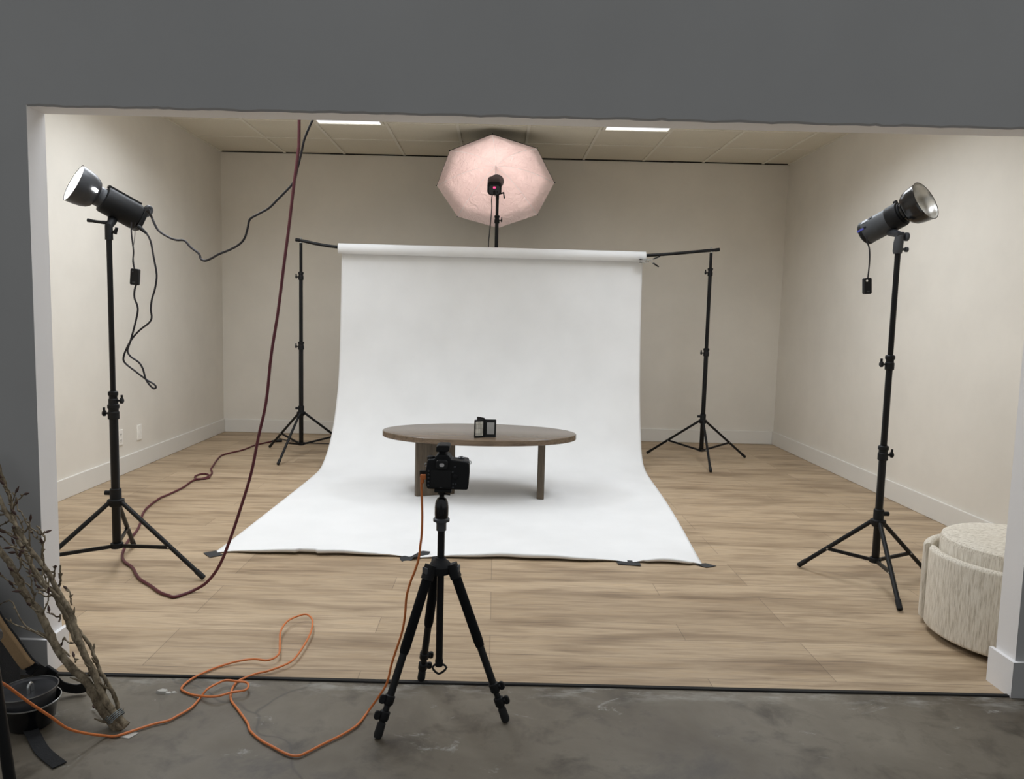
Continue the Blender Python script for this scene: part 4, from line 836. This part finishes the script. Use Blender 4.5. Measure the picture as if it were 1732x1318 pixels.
def camera():
    cx, yb, zb = -.141, 2.205, .7235; s = .001756
    t = thing('dslr_camera', 'black camera with its back screen towards us on the foreground tripod', 'camera', (cx, 2.235, zb))
    E, F, U_ = Vector((1, 0, 0)), Vector((0, 1, 0)), Vector((0, 0, 1))
    def pt(px, py): return ((px - 757.5) * s, (829.3 - py) * s)
    out = [pt(*p) for p in ((724, 828.5), (792, 829), (794, 826), (795.5, 800), (795, 785), (793.5, 781), (788, 779.5), (765, 777), (760, 770), (757, 767.8), (741, 767.8), (737.5, 771), (735, 776.5), (725, 777), (722.5, 781), (721.5, 790), (720.5, 796), (721, 822))]
    bm = nb(); add_prism(bm, out, (cx, yb, zb), E, U_, F, .056); body = obj('body', bm, M['blackmatte'], t, bevel=.004)
    bm = nb(); add_prism(bm, [pt(*p) for p in ((777, 779), (793, 781), (794.5, 800), (793, 826), (780, 827))], (cx, yb + .05, zb), E, U_, F, .036); obj('grip', bm, M['rubber'], t, bevel=.005)
    bm = nb(); add_lathe(bm, [(.032, 0), (.034, .01), (.034, .05), (.037, .055), (.037, .095), (.0345, .10), (.030, .098), (.012, .092)], (cx - .012, yb + .05, zb + .042), F, 32); obj('lens', bm, M['blackgloss'], t)
    # eyepiece
    bm = nb(); add_prism(bm, rrect(.036, .028, .008, 4), (cx + pt(748.4, 0)[0], yb - .014, zb + pt(0, 784.5)[1]), E, U_, F, .018); ec = obj('eyecup', bm, M['rubber'], t, bevel=.003)
    bm = nb(); add_prism(bm, rrect(.0145, .0105, .0045, 5), (cx + pt(748.6, 0)[0], yb - .0152, zb + pt(0, 784.5)[1]), E, U_, F, .002)
    obj('eyepiece', bm, plain('eyepiece_painted_reflection', (190, 186, 186), .15), ec, label='viewfinder window with a painted pale reflection')  # pale colour paints the white reflection in the glass
    bm = nb(); add_prism(bm, rrect(.062, .052, .003, 3), (cx + pt(747, 0)[0], yb - .003, zb + pt(0, 809.5)[1]), E, U_, F, .004); scr = obj('screen', bm, M['blackgloss'], t)
    bm = nb(); add_prism(bm, rrect(.008, .0018, .0006, 2), (cx + pt(747, 0)[0], yb - .0035, zb + pt(0, 824.8)[1]), E, U_, F, .001); obj('maker_mark', bm, M['grey'], scr)
    for px, py, r in ((725.5, 797, .003), (725.5, 803, .003), (725.5, 809, .003), (725.5, 816, .003), (725.5, 822, .003), (767, 798, .003), (770.5, 789, .0032), (768, 819, .0028), (772.5, 819, .0028), (768, 825, .0028)):
        a, b = pt(px, py); bm = nb(); add_lathe(bm, [(r, 0), (r, .0025), (r * .6, .0032)], (cx + a, yb, zb + b), -F, 12); obj('button', bm, M['greydark'], t)
    bm = nb(); a, b = pt(771.5, 806); add_lathe(bm, [(.008, 0), (.008, .003), (.006, .004), (.003, .004)], (cx + a, yb, zb + b), -F, 20); obj('selector_pad', bm, M['blackmatte'], t)
    bm = nb(); a, b = pt(787, 780); add_cyl(bm, (cx + a - .006, yb + .012, zb + b - .004), (cx + a + .012, yb + .012, zb + b - .006), .008, seg=20); obj('command_dial', bm, M['greydark'], t)
    bm = nb(); a, b = pt(727, 778); add_lathe(bm, [(.012, -.004), (.0125, .006), (.010, .008)], (cx + a + .002, yb + .028, zb + b), U_, 22); obj('mode_dial', bm, M['blackmatte'], t)
    bm = nb(); a, b = pt(780, 778); add_lathe(bm, [(.010, -.006), (.010, .002), (.006, .005)], (cx + a, yb + .045, zb + b), U_, 18); obj('shutter_button', bm, M['greydark'], t)
    for px, py in ((719.3, 789), (795.8, 783)):
        a, b = pt(px, py); bm = nb(); add_tube(bm, [Vector((cx + a + .004 * math.cos(q * PI / 6), yb + .024 , zb + b + .005 * math.sin(q * PI / 6))) for q in range(13)], .0013, 6); obj('strap_lug', bm, M['steel'], t, label='steel strap lug')
    bm = nb(); add_box(bm, (cx + pt(715, 0)[0], yb + .034, zb + pt(0, 806)[1]), (.024, .010, .020)); obj('port_cover', bm, M['rubber'], t, bevel=.002)
    bm = nb(); add_box(bm, (cx + pt(748, 0)[0], yb + .022, zb + pt(0, 767)[1]), (.020, .022, .006)); obj('hot_shoe', bm, M['blackmatte'], t)
    # radio trigger slid into the shoe
    zt = zb + pt(0, 766)[1]; xt = cx + pt(749, 0)[0]
    g = thing('radio_trigger', 'small black radio trigger mounted on top of the camera', 'trigger', (xt, yb + .02, zt))
    bm = nb(); add_box(bm, (xt - .001, yb + .022, zt + .002), (.018, .02, .010)); obj('foot', bm, M['blackmatte'], g)
    bm = nb(); add_prism(bm, [(-.020, .005), (.016, .005), (.021, .012), (.0215, .022), (.018, .0255), (-.012, .0255), (-.0195, .021)], (xt, yb - .004, zt), E, U_, F, .06); obj('housing', bm, M['blackmatte'], g, bevel=.003)
camera()

# ---------------------------------------------------------------- ottoman
def ottoman():
    C = Vector((2.105, 2.875, 0)); t = thing('ottoman', 'round beige ribbed-fabric ottoman in the corner behind the right jamb', 'ottoman', C)
    bm = nb(); add_lathe(bm, [(.27, .03), (.278, .04), (.281, .20), (.281, .385), (.276, .402), (.262, .411), (.18, .416), (.08, .4175), (.001, .418)], C, (0, 0, 1), 72, True, False)
    bmesh.ops.recalc_face_normals(bm, faces=bm.faces[:])
    for f in bm.faces: f.material_index = 1 if f.normal.z > .75 else 0
    obj('seat', bm, None, t, mats=[M['fabric'], M['fabrictop']])
    bm = nb(); add_lathe(bm, [(.255, .0), (.26, .002), (.26, .035)], C, (0, 0, 1), 48); obj('plinth', bm, M['dark'], t)
    def shell(a0, a1, r0, r1, z0, z1, shift=(0, 0)):
        bm = nb(); rings = []; n = 60; rm = (r0 + r1) / 2; w = (r1 - r0); h = z1 - z0
        sec = rrect(w, h, w * .46, 6)
        for i in range(n + 1):
            q = math.radians(a0 + (a1 - a0) * i / n); ed = min(i, n - i); sc_ = 1 if ed >= 2 else (.62 if ed == 0 else .92)
            rings.append([C + Vector((shift[0] + (rm + p * sc_) * math.cos(q), shift[1] + (rm + p * sc_) * math.sin(q), (z0 + z1) / 2 + b * (1 - (1 - sc_) * .04))) for p, b in sec])
        add_rings(bm, rings); return bm
    obj('front_wrap', shell(156, 352, .286, .323, .022, .352), M['fabric'], t, sharp=60)
    obj('back_wrap', shell(62, 151, .300, .338, .022, .352), M['fabric'], t, sharp=60)
ottoman()

# ---------------------------------------------------------------- lower left corner
def branches():
    t = thing('branch_bundle', 'bundle of bare twiggy branches leaning on the grey wall at the left', 'branches', (-1.09, 2.09, 0))
    for key, r0, r1 in (('brA', .0128, .0085), ('brB', .0095, .0055), ('brC', .0090, .0045), ('brD', .0065, .0035)):
        P_ = smooth(CORD[key], 5); n = len(P_)
        random.seed(hash(key) % 97 if False else len(key) + ord(key[2]))
        rad = []
        for i in range(n):
            q = i / (n - 1); r = r0 + (r1 - r0) * q
            r *= 1 + .06 * math.sin(i * 1.7) * random.random() + (.22 if random.random() < .10 else 0)
            rad.append(r)
        P_ = [p + Vector((random.uniform(-1, 1), random.uniform(-1, 1), random.uniform(-1, 1))) * .0018 for p in P_]
        P_[0].z = max(P_[0].z, r0 * .6)
        bm = nb(); add_tube(bm, P_, rad, 10)
        # short spurs
        for i in range(3, n - 2, 4):
            if random.random() < .55:
                p = P_[i]; tdir = (P_[i + 1] - P_[i]).normalized(); s_ = Vector((random.uniform(-1, 1), random.uniform(-.8, .3), random.uniform(-.2, 1))); s_ = (s_ - tdir * s_.dot(tdir)).normalized()
                l_ = random.uniform(.012, .032); add_tube(bm, [p, p + s_ * l_ * .6 + tdir * l_ * .5, p + s_ * l_ + tdir * l_ * 1.2], [rad[i] * .5, .0035, .0015], 6)
        obj('branch', bm, M['bark'], t, sharp=60)
    random.seed(5)
    extra = []
    for key, cnt in (('brA', 7), ('brB', 9), ('brC', 11)):
        S_ = smooth(CORD[key], 5); n = len(S_)
        for _ in range(cnt):
            i = int(n * random.uniform(.42, .93)); p = S_[i].copy(); td = (S_[min(i + 1, n - 1)] - S_[i - 1]).normalized()
            sd = Vector((random.uniform(-1, 1), random.uniform(-1, .1), random.uniform(-.5, .9))); sd = (sd - td * sd.dot(td)).normalized()
            l_ = random.uniform(.03, .075); w = [p]; cur = td * .7 + sd * .8
            for q in range(4):
                cur = (cur + Vector((random.uniform(-.5, .5), random.uniform(-.4, .2), random.uniform(-.15, .55)))).normalized()
                w.append(w[-1] + cur * l_ / 3)
            extra.append([tuple(v) for v in w])
    for tw in CORD['twigs'] + extra:
        P_ = smooth(tw, 4); n = len(P_)
        P_ = [p + Vector((random.uniform(-1, 1), random.uniform(-1, 1), random.uniform(-1, 1))) * .0012 for p in P_]
        bm = nb(); add_tube(bm, P_, [.0028 - .0010 * i / (n - 1) for i in range(n)], 7)
        for i in range(4, n - 2, 5):
            s_ = Vector((random.uniform(-1, 1), random.uniform(-1, .2), random.uniform(0, 1))).normalized()
            add_lathe(bm, [(.002, -.002), (.0032, .004), (.001, .011)], P_[i], s_, 7)
        tw_ = obj('twig', bm, M['bark'], t, sharp=60)
        e = (P_[-1] - P_[-2]).normalized(); bm = nb()
        add_lathe(bm, [(.0018, -.002), (.0044, .006), (.0040, .012), (.001, .022)], P_[-1], e, 8)
        obj('bud', bm, M['bud'], tw_)
    bm = nb(); c = Vector(CORD['brB'][0]).lerp(Vector(CORD['brB'][1]), .28) + Vector((-.012, .003, 0)); ax = (Vector(CORD['brB'][1]) - Vector(CORD['brB'][0])).normalized(); x, y, z = frame(ax)
    add_tube(bm, [c + z * (.0016 * k / 4) + (x * math.cos(k * .5) * .027 + y * math.sin(k * .5) * .021) for k in range(52)], .0013, 6); obj('tie_wire', bm, M['wire'], t)
branches()

def pot():
    C = Vector((-1.372, 2.115, 0)); t = thing('cooking_pot', 'round black lidded pot with silver rims on the concrete at the left edge', 'pot', C)
    tl = Vector((-.06, .02, 1)).normalized()
    bm = nb(); add_lathe(bm, [(.050, .0), (.058, .003), (.066, .02), (.070, .05), (.076, .072), (.0825, .078)], C, (0, 0, 1), 48, True, False); obj('pot_body', bm, M['blackgloss'], t)
    bm = nb(); add_lathe(bm, [(.0815, .0765), (.0838, .078), (.0838, .0805), (.0815, .081)], C, (0, 0, 1), 48, False, False); obj('rim', bm, M['steel'], t, label='silver pot rim')
    C2 = C + Vector((-.004, 0, .062))
    bm = nb(); add_lathe(bm, [(.070, 0), (.0745, .03), (.082, .047), (.080, .048), (.074, .042), (.03, .036), (.001, .035)], C2, tl, 48, True, False); ld = obj('lid', bm, M['lidmetal'], t)
    bm = nb(); add_lathe(bm, [(.0805, .0465), (.0832, .048), (.0832, .0500), (.0800, .0495)], C2, tl, 48, False, False); obj('lid_rim', bm, M['steel'], ld, label='silver lid rim')
    bm = nb(); q = C2 + Vector((0, 0, .036)); add_tube(bm, smooth([q + Vector((.004, -.004, 0)), q + Vector((.004, -.004, .020)), q + Vector((.004, .006, .028)), q + Vector((.004, .014, .020)), q + Vector((.004, .016, .0))], 4), .004, 8); obj('lid_handle', bm, M['steel'], ld, label='small steel lid handle')
pot()

def backpack():
    t = thing('backpack', 'black backpack with a tan shoulder panel at the left edge behind the pot', 'backpack', (-1.64, 2.29, 0))
    bm = nb(); rings = []
    for z, w, d in ((.0, .09, .055), (.01, .115, .075), (.08, .125, .085), (.2, .118, .08), (.32, .10, .065), (.38, .06, .03)):
        rings.append([Vector((-1.655 - .10 * z / .38 + p, 2.30 + q, z)) for p, q in rrect(2 * w, 2 * d, min(w, d) * .7, 6)])
    add_rings(bm, rings); b = obj('body', bm, M['webbing'], t, sharp=60)
    wd = Vector((.80, -.25, .55))
    pts = smooth([(-1.60, 2.17, .46), (-1.545, 2.17, .375), (-1.497, 2.17, .286), (-1.459, 2.17, .229), (-1.424, 2.172, .172), (-1.410, 2.176, .150)], 5)
    bm = nb(); add_ribbon(bm, pts, wd, .046, .014); sp = obj('shoulder_strap', bm, M['tan'], t, bevel=.003, label='tan padded shoulder strap', sharp=60)
    bm = nb(); add_tube(bm, [p + Vector((.017, .002, .014)) for p in pts], .0045, 8); obj('strap_piping', bm, M['webbing'], sp, label='dark strap edging')
    bm = nb(); add_ribbon(bm, smooth([(-1.420, 2.18, .160), (-1.405, 2.205, .125), (-1.39, 2.25, .075), (-1.37, 2.27, .04), (-1.33, 2.285, .022), (-1.30, 2.29, .028)], 4), Vector((.1, -.3, 1)), .036, .003); wb = obj('adjuster_strap', bm, M['webbing'], t, sharp=60)
    bm = nb(); R = Matrix.Rotation(math.radians(35), 3, 'Y') 
    add_box(bm, (-1.388, 2.24, .095), (.04, .012, .042), R); obj('buckle', bm, M['blackmatte'], wb, bevel=.003)
    bm = nb(); add_box(bm, (-1.41, 2.195, .135), (.022, .012, .046), R); obj('strap_slider', bm, M['blackmatte'], wb, bevel=.003)
backpack()

bm = nb(); add_ribbon(bm, smooth([(-1.345, 2.07, .012), (-1.318, 2.045, .006), (-1.25, 1.975, .004), (-1.165, 1.912, .004)], 5), Vector((1, 1, 0)), .036, .003)
tag(obj('webbing_strap', bm, M['webbing'], loc=(-1.25, 1.98, 0), sharp=60), 'flat black webbing strap lying on the concrete in front of the pot', 'strap')

t = thing('stand_leg', 'black pole with a knob at the bottom left corner in front of the pot', 'pole', (-1.104, 1.64, 0))
bm = nb(); add_tube(bm, [(-1.104, 1.64, 0), (-1.125, 1.64, .217), (-1.160, 1.64, .584), (-1.182, 1.64, .816)], [.0135, .0125, .0115, .0115], 14); obj('pole', bm, M['black'], t)
bm = nb(); add_lathe(bm, [(.012, 0), (.017, .006), (.017, .024), (.010, .030)], (-1.156, 1.64, .491), (1, 0, .05), 16); obj('knob', bm, M['greydark'], t)
bm = nb(); add_lathe(bm, [(.0145, 0), (.016, .004), (.015, .02), (.0125, .024)], (-1.104, 1.64, 0), (-.09, 0, 1), 14); obj('foot_cap', bm, M['rubber'], t)

# scraps on the concrete
def chips(name, label, spots):
    bm = nb()
    for (x, y, r, h) in spots:
        n = 9; ring = [(r * random.uniform(.6, 1.1) * math.cos(2 * PI * i / n), r * .7 * random.uniform(.6, 1.1) * math.sin(2 * PI * i / n)) for i in range(n)]
        add_rings(bm, [[Vector((x + a, y + b, 0)) for a, b in ring], [Vector((x + a * .8, y + b * .8, h)) for a, b in ring]])
    tag(obj(name, bm, M['scrap'], loc=(spots[0][0], spots[0][1], 0)), label, 'debris')
random.seed(3)
chips('plaster_chip', 'crumbled pale plaster chip on the concrete left of the orange cable loops', [(-1.066, 2.318, .022, .008), (-1.045, 2.312, .012, .004), (-1.03, 2.318, .010, .003)])
bm = nb(); add_rings(bm, [[Vector(p) for p in ((-1.095, 2.062, z), (-1.045, 2.05, z), (-1.030, 2.080, z), (-1.065, 2.087, z))] for z in (.0005, .0018)])
tag(obj('paper_scrap', bm, M['scrap'], loc=(-1.06, 2.07, 0)), 'pale flat scrap at the cut end of the branch bundle', 'scrap')
